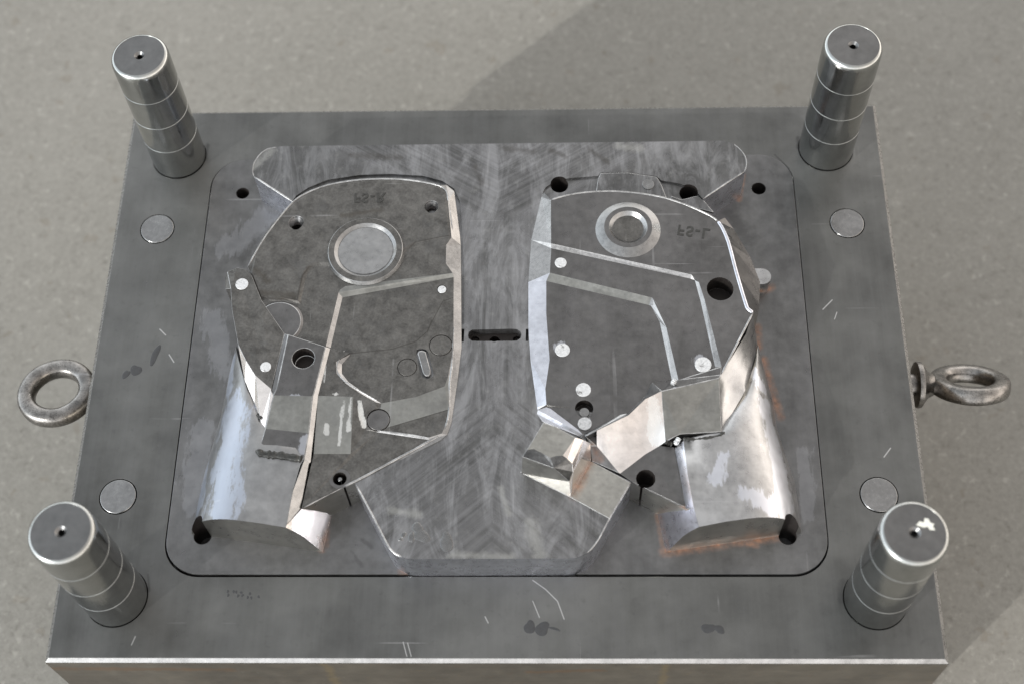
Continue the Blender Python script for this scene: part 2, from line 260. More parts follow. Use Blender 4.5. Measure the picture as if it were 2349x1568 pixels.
def facets(V, faces, zb, wall=0):
    """closed solid: top surface made of named-vertex facets, its open border dropped straight down to zb"""
    bm = bmesh.new(); vs = {}
    def g(nm):
        if nm not in vs: vs[nm] = bm.verts.new(V[nm])
        return vs[nm]
    for f in faces:
        idx = 0
        if ':' in f: idx, f = f.split(':'); idx = int(idx)
        loop = [g(x) for x in f.split()]
        if len(loop) <= 4:
            fs = [bm.faces.new(loop)]
        else:
            tri = tessellate_polygon([[Vector(v.co) for v in loop]])
            fs = []
            for t in tri:
                try: fs.append(bm.faces.new([loop[i] for i in t]))
                except ValueError: pass
        for q in fs: q.material_index = idx
    border = [e for e in bm.edges if len(e.link_faces) == 1]
    r = bmesh.ops.extrude_edge_only(bm, edges=border)
    for x in r['geom']:
        if isinstance(x, bmesh.types.BMFace): x.material_index = wall
    nv = [x for x in r['geom'] if isinstance(x, bmesh.types.BMVert)]
    for v in nv: v.co.z = zb
    ne = [x for x in r['geom'] if isinstance(x, bmesh.types.BMEdge)]
    bmesh.ops.holes_fill(bm, edges=ne, sides=0)
    return bm
def cut(o, cyls=(), prisms=()):
    """bore holes (x, y, z_bottom, z_top, r) and mill pockets (pts, z0, z1)"""
    bm = bmesh.new()
    for c in cyls: cyl_bm(bm, *c)
    for p, a, b in prisms: prism_bm(bm, p, a, b)
    nc = sum(1 for _ in cyls); c = finish("cutter", bm, [M_hole, M_part])
    for p in c.data.polygons:
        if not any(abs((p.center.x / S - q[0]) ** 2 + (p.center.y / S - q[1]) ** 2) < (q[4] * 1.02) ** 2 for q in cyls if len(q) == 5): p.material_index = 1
    m = o.modifiers.new('cut', 'BOOLEAN'); m.operation = 'DIFFERENCE'; m.solver = 'EXACT'; m.use_self = True; m.object = c
    m.material_mode = 'TRANSFER' if hasattr(m, 'material_mode') else None
    # the cut goes before the edge bevel
    while o.modifiers[0] != m: o.modifiers.move(list(o.modifiers).index(m), list(o.modifiers).index(m) - 1)
    apply(o); bpy.data.objects.remove(c, do_unlink=True)
def lathe_bm(bm, prof, n=64, x=0, y=0):
    """prof: (r, z) from the axis outward and round"""
    rings = []
    for r, z in prof:
        rings.append([bm.verts.new((x, y, z))] if r < 1e-6 else [bm.verts.new((x + r * math.cos(2 * math.pi * i / n), y + r * math.sin(2 * math.pi * i / n), z)) for i in range(n)])
    for a, b in zip(rings, rings[1:]):
        for i in range(n):
            j = (i + 1) % n
            if len(a) == 1 and len(b) == 1: break
            if len(a) == 1: bm.faces.new((a[0], b[i], b[j]))
            elif len(b) == 1: bm.faces.new((a[j], a[i], b[0]))
            else: bm.faces.new((a[i], b[i], b[j], a[j]))
def rounded(x0, y0, x1, y1, r, n=10):
    out = []
    for cx, cy, a0 in ((x1 - r, y1 - r, 0), (x0 + r, y1 - r, 90), (x0 + r, y0 + r, 180), (x1 - r, y0 + r, 270)):
        for i in range(n + 1):
            a = math.radians(a0 + 90 * i / n); out.append((cx + r * math.cos(a), cy + r * math.sin(a)))
    return out
def empty(name, loc, label=None, cat=None, parent=None, group=None):
    o = bpy.data.objects.new(name, None); COL.objects.link(o); o.location = Vector(loc) * S; o.empty_display_size = .02; o.parent = parent
    if label: o['label'] = label
    if cat: o['category'] = cat
    if group: o['group'] = group
    return o
def disc(name, x, y, z0, z1, r, mat, parent, label=None, n=40, bevel=.15):
    bm = bmesh.new(); cyl_bm(bm, x, y, z0, z1, r, n); o = finish(name, bm, mat, parent, 40, 0, label); bev(o, bevel, 40, mat); return o

def rail(name, pts, r, parent, mat=None, drop=.35, sub=3):
    """half-round fillet edge swept along a path; default light colour paints its highlight"""
    P = [Vector(p) for p in pts]; Q = []
    for i in range(len(P) - 1):
        p0, p1, p2, p3 = P[max(i - 1, 0)], P[i], P[i + 1], P[min(i + 2, len(P) - 1)]
        for j in range(sub):
            t = j / sub; Q.append(.5 * ((2 * p1) + (p2 - p0) * t + (2 * p0 - 5 * p1 + 4 * p2 - p3) * t * t + (3 * p1 - p0 - 3 * p2 + p3) * t ** 3))
    Q.append(P[-1]); bm = bmesh.new(); prev = None; n = 8
    for i, c in enumerate(Q):
        d = (Q[min(i + 1, len(Q) - 1)] - Q[max(i - 1, 0)]).normalized(); sd_ = Vector((-d.y, d.x, 0)).normalized(); up_ = Vector((0, 0, 1)); q = r * (.25 if i in (0, len(Q) - 1) else 1)
        ring = [bm.verts.new(c + sd_ * math.cos(2 * math.pi * j / n) * q + up_ * (math.sin(2 * math.pi * j / n) * q * .8 - drop * r)) for j in range(n)]
        if prev:
            for j in range(n): bm.faces.new((prev[j], prev[(j + 1) % n], ring[(j + 1) % n], ring[j]))
        else: bm.faces.new(ring)
        prev = ring
    bm.faces.new(prev[::-1]); return finish(name, bm, mat or M_edge, parent, 60)

# ------------------------------------------------------------------ setting
bm = bmesh.new(); q = 12000
f = bm.faces.new([bm.verts.new(p) for p in ((-q, -q, -225), (q, -q, -225), (q, q, -225), (-q, q, -225))])
floor = finish("floor", bm, M_floor); floor['kind'] = 'structure'

# ------------------------------------------------------------------ the mould
mould = empty("injection_mould", (0, 0, 0), "scuffed grey steel injection mould half with two shaped cores, standing on the speckled floor", "mould")
bm = bmesh.new(); prism_bm(bm, [(-250.5, -190.2), (250.5, -190.2), (250.5, 188.7), (-250.5, 188.7)], -98, 0)
for e in bm.edges: pass
plate = finish("base_plate", bm, [M_plate, M_side, M_rim], mould)
top_e = None
# worn chamfer round the top edge, then the pocket for the insert
bm = bmesh.new(); bm.from_mesh(plate.data)
te = [e for e in bm.edges if all(v.co.z > -1e-6 for v in e.verts)]
bmesh.ops.bevel(bm, geom=te, offset=2.3 * S, segments=1, affect='EDGES')
for f in bm.faces:
    if abs(f.normal.z) < .3: f.material_index = 1
    elif abs(f.normal.z) < .95: f.material_index = 2
bm.to_mesh(plate.data); bm.free()
PINS = [(-214.4, 151.0), (213.7, 152.2), (-214.6, -152.8), (213.7, -154.0)]
PLUGS = [(-222.2, 94.2), (222.2, 94.2), (-222.3, -91.5), (222.5, -91.5)]
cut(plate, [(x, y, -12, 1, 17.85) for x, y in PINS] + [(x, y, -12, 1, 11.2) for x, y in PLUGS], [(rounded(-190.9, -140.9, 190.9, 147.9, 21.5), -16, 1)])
bev(plate, .2, 40, M_plate)
bm = bmesh.new(); prism_bm(bm, [(-247, -187), (247, -187), (247, 186), (-247, 186)], -225, -98.2)
finish("support_block", bm, M_side, mould, None, 1.5)

# guide pins: one built, three copied with their parts
def make_pin():
    r = 17.6; h = 105; prof = [(1.6, h - 9), (1.6, h - 1.4), (3.1, h), (r - 2.4, h)]
    bmc = bmesh.new(); lathe_bm(bmc, [(0, h - 9)] + prof, 48)
    p = [(r - 2.4, h), (r - 2.3, h + .25), (r - 1.4, h - .1), (r - .6, h - 1.2), (r - .15, h - 2.6), (r, h - 4.5)]
    for z in (79.5, 54, 29): p += [(r, z + .5), (r - .3, z + .35), (r - .3, z - .2), (r, z - .35)]
    p += [(r, 1.0), (r - .5, .3), (r - .5, -12), (0, -12)]
    bm = bmesh.new(); lathe_bm(bm, p, 72)
    e = empty("guide_pin", (*PINS[0], 0), parent=mould)
    s = finish("shaft", bm, M_pin, e, 35); c = finish("end_face", bmc, M_pincap, e, 35)
    return e
def copy_tree(o):
    c = o.copy(); COL.objects.link(c)
    for ch in o.children:
        d = ch.copy(); COL.objects.link(d); d.parent = c
    return c
pin = make_pin(); pins = [pin]
for x, y in PINS[1:]:
    c = copy_tree(pin); c.location = Vector((x, y, 0)) * S; pins.append(c)
for p, l in zip(pins, ("polished guide pin at the far left corner", "polished guide pin at the far right corner", "polished guide pin at the near left corner", "polished guide pin at the near right corner with a pale smear on its end")): p['label'] = l
bm = bmesh.new(); prism_bm(bm, [(PINS[3][0] + x, PINS[3][1] + y) for x, y in ((1, 4), (3, 6), (5, 5.2), (5.6, 7.6), (7.5, 7.2), (8.2, 5.2), (10, 4.6), (9.2, 3.2), (10.2, 1.2), (7.5, 1.4), (6.6, 3), (4.4, 2.6))], 104.9, 105.08)
o = finish("pale_smear", bm, plain("dried_smear", (.6, .6, .55), .7), None); o.location = -Vector((*PINS[3], 0)) * S; o.parent = pins[3]
for (x, y), l in zip(PLUGS, ("far left", "far right", "near left", "near right")):
    o = disc("return_pin", x, y, -12, .35, 10.6, M_plug, mould, "round flush return pin on the %s of the base plate" % l, 56, .35)

# eye bolts in both ends
def eye_bolt(side, yc, zc, phi, off, lab):
    """collar `off` mm clear of the plate; ring tilted by phi about the bolt axis"""
    e = empty("eye_bolt", (side * 250.5, yc, zc), parent=mould); e['label'] = lab
    bm = bmesh.new(); lathe_bm(bm, [(0, -6), (7.2, -6), (7.2, off + .2), (12.6, off + .2), (14.6, off + 1.2), (14.9, off + 2.5), (14.6, off + 4.2), (11.5, off + 6.4), (8.6, off + 8.6), (7.0, off + 12), (0, off + 12)], 44)
    bm.transform(Matrix.Rotation(side * math.pi / 2, 4, 'Y')); finish("collar", bm, M_eye, e, 35)
    bm = bmesh.new(); R0, r0, n, m = 19.6, 5.6, 72, 24; g = []
    for i in range(n):
        a = 2 * math.pi * i / n; row = []
        for j in range(m):
            b = 2 * math.pi * j / m; cc = math.cos(b); ss = math.sin(b); f_ = (abs(cc) ** 2.8 + abs(ss) ** 2.8) ** (-1 / 2.8)
            rr = r0 * f_ * (1 + .012 * math.sin(5 * a + 2 * b)); row.append(bm.verts.new(((R0 + rr * cc) * math.cos(a), (R0 + rr * cc) * math.sin(a), rr * ss)))
        g.append(row)
    for i in range(n):
        for j in range(m): bm.faces.new((g[i][j], g[(i + 1) % n][j], g[(i + 1) % n][(j + 1) % m], g[i][(j + 1) % m]))
    bm.transform(Matrix.Rotation(phi, 4, 'X') @ Matrix.Translation((side * (off + 35), 0, 0)))
    finish("ring", bm, M_eye, e, 60)
eye_bolt(1, 0, -42, math.radians(-42), 11.5, "forged lifting eye bolt with its collar standing clear of the right end")
eye_bolt(-1, -3, -42, math.radians(-10), 0, "forged lifting eye bolt in the left end")

# ------------------------------------------------------------------ core insert and raised parting block
HI = [(*(-169.0, 120.8, 0)[:2], -15, 5, 4.3), (*(167.7, 120.8, 0)[:2], -15, 5, 4.6)]
FOOT_HOLE = [(*(-169.2, -116.3, 0)[:2], -18, 60, 5.1), (*(167.8, -117.0, 0)[:2], -18, 60, 5.1)]
bm = bmesh.new(); prism_bm(bm, rounded(-190.1, -139.6, 190.3, 147.5, 21), -16, .7)
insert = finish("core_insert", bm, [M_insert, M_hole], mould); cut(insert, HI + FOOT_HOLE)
bev(insert, .22, 40, M_insert)

BLK = [(-128.5, 94.7, 29), (-155.4, 114.4, 29), (-156.7, 117.8, 29), (-156.9, 121.8, 29), (-156.5, 125.0, 29), (-155.4, 127.9, 29), (-153.8, 130.9, 29), (-151.8, 133.4, 29), (-149.1, 135.6, 29), (-146.3, 136.7, 29), (-139.8, 137.7, 29)] + [(140.8, 138.5, 29), (145.7, 137.8, 29), (149.6, 135.9, 29), (152.6, 132.9, 29), (155.2, 128.9, 29), (156.4, 125.5, 29), (156.8, 122.0, 29), (156.3, 118.1, 29), (155.0, 114.7, 29), (128.1, 94.6, 29), (120.4, 83.1, 29)] + [(35.6, -5.6, 29), (41.0, -51.0, 29)] + [(51.8, -76.6, 29), (55.9, -82.5, 29)] + [(78.0, -95.1, 29), (65.4, -117.2, 29), (61.3, -124.9, 29), (59.0, -129.2, 29), (56.0, -133.6, 29), (52.7, -136.9, 29), (49.4, -138.7, 29), (46.1, -139.9, 29), (42.4, -140.3, 29), (-42.6, -140.6, 29), (-46.8, -140.3, 29), (-50.1, -139.2, 29), (-53.5, -137.2, 29), (-56.1, -134.7, 29), (-58.4, -131.2, 29), (-78.4, -95.1, 29)] + [(-59.1, -61.4, 29)] + [(-90.4, 85.3, 29), (-114.9, 91.2, 29)]
SHELF = [(27.9, 97.4, 29), (28.4, 101.2, 29), (30.1, 104.4, 29), (35.0, 107.9, 29), (40.6, 109.9, 29), (46.2, 111.1, 29), (63.2, 112.4, 29), (64.4, 114.8, 29), (81.7, 114.9, 29), (100.1, 111.5, 29), (102.5, 108.6, 29), (107.9, 107.5, 29), (113.5, 106.3, 29), (117.8, 104.3, 29), (121.3, 102.1, 29), (124.7, 99.2, 29), (128.0, 94.4, 29), (134.6, 83.9, 29), (120.4, 84.1, 29), (107.2, 88.9, 29), (85.1, 92.9, 29), (69.2, 93.1, 29), (53.3, 93.3, 29), (41.3, 92.5, 29), (33.3, 89.7, 29)]
SLOT = [(-16.0, 1.2, 29), (-14.1, 2.8, 29), (-10.3, 2.9, 29)] + [(9.2, 3.3, 29), (13.0, 3.0, 29), (14.9, 1.3, 29), (15.5, -0.8, 29), (14.9, -3.1, 29), (12.6, -4.8, 29), (9.3, -4.9, 29)] + [(-10.1, -4.9, 29), (-13.9, -4.7, 29), (-15.9, -3.1, 29), (-16.4, -0.9, 29)]
bm = bmesh.new(); prism_bm(bm, BLK, -1, 29); bm.normal_update()
for f in bm.faces:
    if abs(f.normal.z) < .3: f.material_index = 2  # side walls get the paler steel, reflected light put into colour
parting = finish("parting_block", bm, [M_part, M_hole, M_strip], mould)
sq = [([(-21.1, 3.4, 29), (-18.7, 3.4, 29), (-18.8, -5.2, 29), (-21.1, -5.2, 29)], 20, 31), ([(18.1, 3.1, 29), (19.7, 3.1, 29), (19.6, -5.1, 29), (18.0, -5.1, 29)], 20, 31)]
GROOVE = [(-129.6, 95.2, 29), (-127.5, 99.5, 29), (-120.0, 105.7, 29), (-108.2, 111.4, 29), (-88.1, 114.9, 29), (-67.8, 115.4, 29), (-47.4, 113.7, 29), (-35.1, 109.6, 29), (-27.7, 103.7, 29), (-23.8, 94.1, 29), (-21.9, 75.2, 29), (-20.1, 47.4, 29), (-18.9, 6.5, 29), (-20.3, 6.5, 29), (-22.5, 47.5, 29), (-25.3, 75.2, 29), (-28.7, 98.0, 29), (-36.6, 104.8, 29), (-51.3, 108.3, 29), (-67.5, 110.0, 29), (-87.8, 109.4, 29), (-107.9, 105.8, 29), (-119.6, 99.9, 29), (-126.4, 94.2, 29)]
cut(parting, [(*(-0.7, -1.9, 29)[:2], 14, 31, 3.4), (*(-12.5, -1.0, 29)[:2], 20, 31, 2.6), (*(12.6, -1.0, 29)[:2], 20, 31, 2.6), (*(38.6, 106.7, 26)[:2], 8, 31, 5.6), (*(119.4, 99.6, 26)[:2], 8, 31, 5.8)],
    [(GROOVE, 27.2, 31), (SHELF, 27.4, 31), (SLOT, 23, 31)] + sq)
bev(parting, .8, 40)
rail("rounded_edge", [(-143.0, 137.1, 29), (-146.3, 136.5, 29), (-149.1, 135.6, 29), (-151.8, 133.4, 29), (-153.8, 130.9, 29), (-155.4, 127.9, 29), (-156.5, 125.0, 29), (-156.9, 121.8, 29), (-156.7, 117.8, 29), (-155.6, 114.7, 29)], .32, parting); rail("rounded_edge", [(-155.4, 114.4, 29), (-141.9, 104.5, 29), (-128.5, 94.7, 29)], .6, parting); rail("rounded_edge", [(155.0, 114.7, 29), (156.3, 118.1, 29), (156.8, 122.0, 29), (156.4, 125.5, 29), (155.2, 128.9, 29), (152.6, 132.9, 29), (149.6, 135.9, 29)], .28, parting); rail("rounded_edge", [(128.1, 94.6, 29), (141.3, 104.6, 29), (155.0, 114.7, 29)], .5, parting)
rail("rounded_edge", [(-78.1, -95.4, 29), (-68.1, -113.1, 29), (-58.4, -131.2, 29), (-56.1, -134.7, 29), (-53.5, -137.2, 29), (-49.7, -139.3, 29)], .6, parting); rail("rounded_edge", [(77.8, -95.5, 29), (71.5, -106.3, 29), (65.2, -117.2, 29), (61.3, -124.9, 29), (59.0, -129.2, 29), (56.0, -133.6, 29), (52.7, -136.9, 29)], .45, parting)
# small raised block on the far shelf of the right core
bm = bmesh.new(); prism_bm(bm, [(64.5, 113.9, 30), (81.7, 114.1, 30), (99.8, 110.6, 30), (102.1, 106.0, 30), (105.9, 93.0, 30), (85.2, 96.1, 30), (69.2, 96.3, 30), (60.8, 94.9, 30), (62.7, 108.8, 30)], 26, 30)
shelf = finish("shelf_block", bm, M_part, mould, None, .35)
bm = bmesh.new(); prism_bm(bm, [(124.7, 97.3, 27.6), (128.9, 93.4, 27.6), (134.4, 84.8, 27.6), (107.5, 93.6, 27.6), (108.4, 97.4, 27.6), (114.7, 94.5, 27.6)], 26.5, 28.3); finish("shelf_ledge", bm, M_part, mould, None, .3)

# raised pad in front of the right core
bm = bmesh.new(); prism_bm(bm, [(15.3, -89.1, 29.6), (30.0, -97.2, 29.6), (44.2, -104.7, 29.6)] + [(65.2, -117.2, 29.6), (77.6, -95.7, 29.6)] + [(55.9, -82.6, 29.6), (43.1, -76.8, 29.6), (25.6, -79.1, 29.6)], 28, 29.6)
pad = finish("raised_pad", bm, M_pad, mould, None, .3)

# ------------------------------------------------------------------ left core
V = {}
V.update({'a1': (-151.9, 44.8, 33.8), 'a1b': (-148.1, 54.7, 34), 'a2': (-142.5, 67.6, 34), 'a3': (-133.5, 83.4, 34), 'a4': (-127.1, 92.6, 34), 'a5': (-120.3, 98.0, 34), 'a6': (-107.0, 104.1, 34), 'a7': (-87.1, 107.8, 34), 'a8': (-66.9, 108.3, 34), 'a9': (-50.7, 106.4, 34), 'a10': (-37.0, 102.9, 34), 'a11': (-32.0, 98.5, 34), 'b1': (-30.8, 90.9, 34), 'b2': (-27.8, 64.6, 34), 'b3': (-31.0, 59.6, 33.2), 'b4': (-30.8, 46.4, 33.2), 'g3': (-26.5, 39.6, 33.2), 'g4': (-25.9, 37.6, 31.6), 'o0': (-32.6, 106.2, 29.7), 'o1': (-27.6, 101.5, 29.5), 'o2': (-23.1, 69.2, 29.5), 'o3': (-22.4, 61.8, 29.5), 'ob': (-21.6, 41.3, 29.5), 'g1': (-91.2, 30.9, 33.2), 'g0': (-94.3, 28.5, 33.2), 'r1': (-95.1, 26.5, 33.2), 'q0': (-92.8, 24.0, 31.6), 'w0': (-160.5, 28.6, 35.4), 'w1': (-158.2, 13.6, 35.4), 'e1': (-141.1, 20.5, 35.4), 'e0': (-148.5, 37.5, 35.4), 'w9': (-152.1, 42.0, 35.4), 'w8': (-158.2, 43.4, 35), 'wx': (-164.1, 41.2, 34), 'wy': (-165.7, 38.1, 31.6), 'wz': (-164.4, 30.2, 32)})
V.update({'i4': (-24.6, -10.4, 31.6), 'i5': (-27.1, -29.0, 31.6), 'i6': (-26.1, -50.0, 30.5), 'i7': (-27.5, -58.9, 30.5), 'i8': (-29.7, -65.4, 30.5), 'i9': (-37.0, -67.9, 30.5), 'o4': (-20.0, -9.3, 29.5), 'o5': (-21.7, -30.5, 29.5), 'o6': (-23.6, -48.7, 29.5), 'o7': (-24.6, -58.5, 29.5), 'o8': (-26.8, -65.8, 29.5), 'o9': (-30.8, -69.4, 29.5), 'j1': (-67.6, -63.1, 30.5), 'm1': (-67.1, -64.1, 29.7), 'm2': (-37.4, -69.0, 29.7), 's1': (-29.1, -35.8, 31.6), 's2': (-44.9, -42.4, 31.6), 's3': (-65.5, -46.6, 31.6), 'y3': (-60.5, -61.2, 30.5), 'y2': (-44.4, -56.0, 30.5), 't1': (-102.5, -42.3, 33.2), 't2': (-82.0, -42.9, 33), 't3': (-73.0, -44.6, 32.5), 'q1': (-97.7, -10.1, 31.6), 'q5': (-102.7, -78.3, 31.4), 'q5b': (-81.6, -78.0, 30.6), 'q6': (-73.8, -62.7, 29.9), 'u0': (-86.1, -14.7, 33.6), 'u1': (-93.4, -20.4, 33.6), 'u2': (-92.6, -28.0, 33.6), 'u3': (-87.9, -34.0, 33), 'u4': (-78.8, -40.4, 32.9), 'u5': (-68.1, -46.4, 32.3), 'v0': (-85.4, -14.3, 31.6), 'v1': (-90.2, -21.1, 31.6), 'v2': (-89.9, -27.0, 31.6), 'v3': (-85.4, -32.9, 31.6), 'v4': (-77.2, -38.9, 31.6), 'qq': (-97.3, -11.5, 33.9), 'r2': (-100.3, -9.9, 33.2), 'R2': (-99.9, -11.6, 36), 'h1': (-122.8, -3.4, 36), 'r3': (-104.5, -41.7, 36), 'r4': (-105.2, -43.8, 35.8), 'r5': (-105.9, -66.9, 34.9), 'r6': (-107.4, -83.2, 34.4), 'h3': (-126.6, -39.0, 36), 'h1L': (-125.4, -2.2, 34.8), 'h3L': (-130.1, -38.8, 34.9), 'w2': (-152.1, -9.9, 35.4), 'w3': (-146.5, -20.2, 35.4), 'w4': (-139.9, -30.3, 35.4), 'p1': (-128.2, -43.2, 35.8), 'p2': (-131.2, -64.1, 35.2), 'p3': (-134.3, -79.1, 34.4), 'w5': (-129.9, -39.6, 35.6)})
V.update({'k1': (-80.0, -95.4, 29.7), 'k2': (-104.5, -108.8, 29.7), 'tip': (-107.3, -110.0, 29.7), 'o10': (-78.1, -94.6, 28.4), 'o11': (-107.6, -110.7, 28.4), 'fb': (-114.8, -123.5, 33.8), 'f1': (-109.5, -85.7, 34.5)})
V.update({'c0': (-153.8, -7.9, 26), 'c1': (-147.8, -29.7, 28.5), 'c2': (-139.9, -46.0, 31), 'c3': (-134.6, -59.5, 33), 'c4': (-131.4, -63.5, 34.4)})
main = ["a1 a1b a2 a3 a4 a5 a6 a7 a8 a9 a10 a11 b1 b2 b3 b4 g3 g1 g0 r1 r2 h1s e1s e0s",
 "2:a10 o0 o1 b1 a11", "2:b1 o1 o2 b2", "2:b2 o2 o3 b3", "2:b3 o3 ob b4", "2:b4 ob g4 g3", "3:g3 g4 q0 r1 g0 g1", "2:g4 ob o4 i4", "2:i4 o4 o5 i5", "2:i5 o5 o6 i6", "2:i6 o6 o7 i7", "2:i7 o7 o8 i8", "2:i8 o8 o9 m2 i9",
 "2:r1 q0 q1 r2", "q0 g4 i4 i5 s1 s2 s3 v4 v3 v2 v1 v0 q1", "3:i5 i6 y2 y3 j1 s3 s2 s1", "i6 i7 i8 i9 j1 y3 y2", "2:j1 i9 m2 m1",
 "m1 m2 k1 k2 tip q5 q5b q6", "2:m2 o9 o10 k1", "2:k1 o10 o11 tip k2",
 "2:q1 v0 u0 qq", "2:v0 v1 u1 u0", "2:v1 v2 u2 u1", "2:v2 v3 u3 u2", "2:v3 v4 u4 u3", "2:v4 s3 u5 u4",
 "qq u0 u1 u2 u3 u4 t2 t1", "t2 u4 u5 t3", "3:t1 t2 q5b q5", "t2 t3 u5 s3 j1 m1 q6 q5b"]
V['h1s'] = (*V['h1'][:2], 33.1); V['e1s'] = (*V['e1'][:2], 33.2); V['e0s'] = (*V['e0'][:2], 33.2)
main[0] = "a1 a1b a2 a3 a4 a5 a6 a7 a8 a9 a10 a11 b1 b2 b3 b4 g3 g1 g0 r1 r2 h1s e1s e0s"
bmL = facets(V, main, -1, 4)
coreL = finish("left_core", bmL, [M_core, M_hole, M_rim, M_slope, M_wall], mould, None, 0, "shaped core with a round recess, lettered and mottled, on the left of the insert"); coreL.name = "shaped_core"
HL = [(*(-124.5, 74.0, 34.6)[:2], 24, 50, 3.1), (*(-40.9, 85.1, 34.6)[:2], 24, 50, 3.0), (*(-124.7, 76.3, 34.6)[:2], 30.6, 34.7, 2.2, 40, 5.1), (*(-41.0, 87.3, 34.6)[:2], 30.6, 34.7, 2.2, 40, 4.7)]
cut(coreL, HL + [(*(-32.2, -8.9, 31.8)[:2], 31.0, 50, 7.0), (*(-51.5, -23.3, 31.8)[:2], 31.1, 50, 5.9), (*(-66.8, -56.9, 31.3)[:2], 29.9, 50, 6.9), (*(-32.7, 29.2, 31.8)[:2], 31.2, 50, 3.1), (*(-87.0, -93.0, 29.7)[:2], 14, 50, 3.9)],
    [([(-46.8, -13.8, 31.8), (-46.3, -11.9, 31.8), (-44.8, -11.1, 31.8), (-42.7, -11.1, 31.8), (-40.8, -11.7, 31.8), (-39.6, -13.4, 31.8), (-36.1, -26.1, 31.8), (-35.8, -28.6, 31.8), (-36.8, -30.1, 31.8), (-38.6, -30.9, 31.8), (-40.5, -30.7, 31.8), (-42.2, -29.9, 31.8), (-43.6, -28.2, 31.8)], 29.6, 40), ([(-85.9, -95.1, 29.7), (-84.8, -94.6, 29.7), (-79.9, -106.8, 29.7), (-80.7, -107.9, 29.7)], -5, 40)])
bev(coreL, .55, 14)
# shallow lower area left of the ridge is set off by a raised field with sloping sides
bm = bmesh.new()
slab_bm(bm, [(-147.5, 53.6, 34.2), (-141.8, 67.0, 34.2), (-133.0, 81.9, 34.2), (-126.5, 90.6, 34.2), (-119.7, 96.2, 34.2), (-106.5, 102.3, 34.2), (-86.8, 106.1, 34.2), (-66.8, 106.6, 34.2), (-50.7, 104.7, 34.2), (-37.3, 101.3, 34.2), (-33.2, 97.4, 34.2), (-32.4, 90.7, 34.2), (-29.4, 65.6, 34.2), (-52.0, 60.6, 34.2), (-59.6, 55.1, 34.2), (-79.9, 53.9, 34.2), (-102.2, 47.0, 34.2), (-108.5, 47.6, 34.2), (-112.4, 46.9, 34.2), (-114.9, 45.1, 34.2), (-117.1, 41.5, 34.2), (-118.5, 34.2, 34.2), (-119.2, 20.5, 34.2), (-129.2, 22.8, 34.2), (-141.7, 23.8, 34.2), (-148.6, 40.0, 34.2)], 33.2, 2.4)
fieldL = finish("raised_field", bm, M_core, coreL, None, .25); cut(fieldL, HL + [(-80.2, 55.4, 30, 50, 19)])
# column of blocks: saddle, sloping olive face, flat face
colm = ["R2 h1 h3 r3", "h1 h1L h3L h3", "r3 h3 p1 r4", "h3 h3L p1", "2:r4 p1 p2 r5", "r5 p2 p3 r6"]
V['R2d'] = (*V['R2'][:2], 34); bmc = facets(V, colm, 25)
saddleL = finish("saddle_block", bmc, [M_coreR, M_hole, M_slope], coreL); cut(saddleL, [(*(-112.5, -19.2, 37.5)[:2], 27, 60, 6.6)])
# ridge: slanted face down to the right of the column
V.update({'z2': (-97.3, -11.6, 34), 'z3': (-102.3, -42.1, 33.4), 'z4': (-103.4, -67.7, 32.4), 'z5': (-103.9, -83.4, 31.8)}); V.update({'z6': (-104.9, -84.5, 31.6), 'z7': (-108.1, -110.4, 28.4)})
V["fx"] = (-112.3, -102.0, 34.4); V["z65"] = (-106.4, -98.2, 30.6)
bmr = facets(V, ["R2 z2 z3 r3", "r3 z3 r4", "r4 z3 z4 r5", "r5 z4 z5 r6", "r6 z5 z6 z65 fx", "fx z65 z7 fb"], 20)
finish("ridge_face", bmr, M_rim, coreL, 25, .3)
bev(saddleL, .35, 12)
# crescent wing
bmw = facets(V, ["w0 w1 w2 w3 w4 w5 h1L e1 e0 w9 w8", "wx wy wz w0 w8", "1:c0 c1 w4 w3 w2", "1:c1 c2 c3 w5 w4", "1:c3 c4 p2 p1 w5"], -1)
wing = finish("crescent_wing", bmw, [M_core, M_saddle], coreL, None, .3)
# half-round foot: rows from the near end to the far apex
def loft(rows, mat, name, parent, zb=-1, smooth=50, bevel=0):
    bm = bmesh.new(); g = [[bm.verts.new(p) for p in r] for r in rows]
    for a, b in zip(g, g[1:]):
        for i in range(len(a) - 1): bm.faces.new((a[i], a[i + 1], b[i + 1], b[i]))
    bmesh.ops.recalc_face_normals(bm, faces=bm.faces)
    border = [e for e in bm.edges if len(e.link_faces) == 1]; r = bmesh.ops.extrude_edge_only(bm, edges=border)
    for v in r['geom']:
        if isinstance(v, bmesh.types.BMVert): v.co.z = zb
        if isinstance(v, bmesh.types.BMFace): v.material_index = 2
    bmesh.ops.holes_fill(bm, edges=[x for x in r['geom'] if isinstance(x, bmesh.types.BMEdge)], sides=0)
    return finish(name, bm, [mat, M_hole, M_wall], parent, smooth, bevel)
def flank(Lp, Rp, n=9, zl=0.0, pw=.8):
    out = []
    for i in range(n):
        t = i / (n - 1); s = math.sin(t * math.pi / 2) ** pw; u = 1 - math.cos(t * math.pi / 2); u = .55 * u + .45 * t
        out.append((Lp[0] + (Rp[0] - Lp[0]) * u, Lp[1] + (Rp[1] - Lp[1]) * u, Lp[2] + (Rp[2] - Lp[2]) * s))
    return out
def front_row(sg, z=1.0):
    a = flank((-176 * sg, -115, 0), (-141 * sg, -120.1, 35.2 * z)); return a + [(-129 * sg, -121.8, 35.2 * z), (-114.3 * sg, -124, 34.3)]
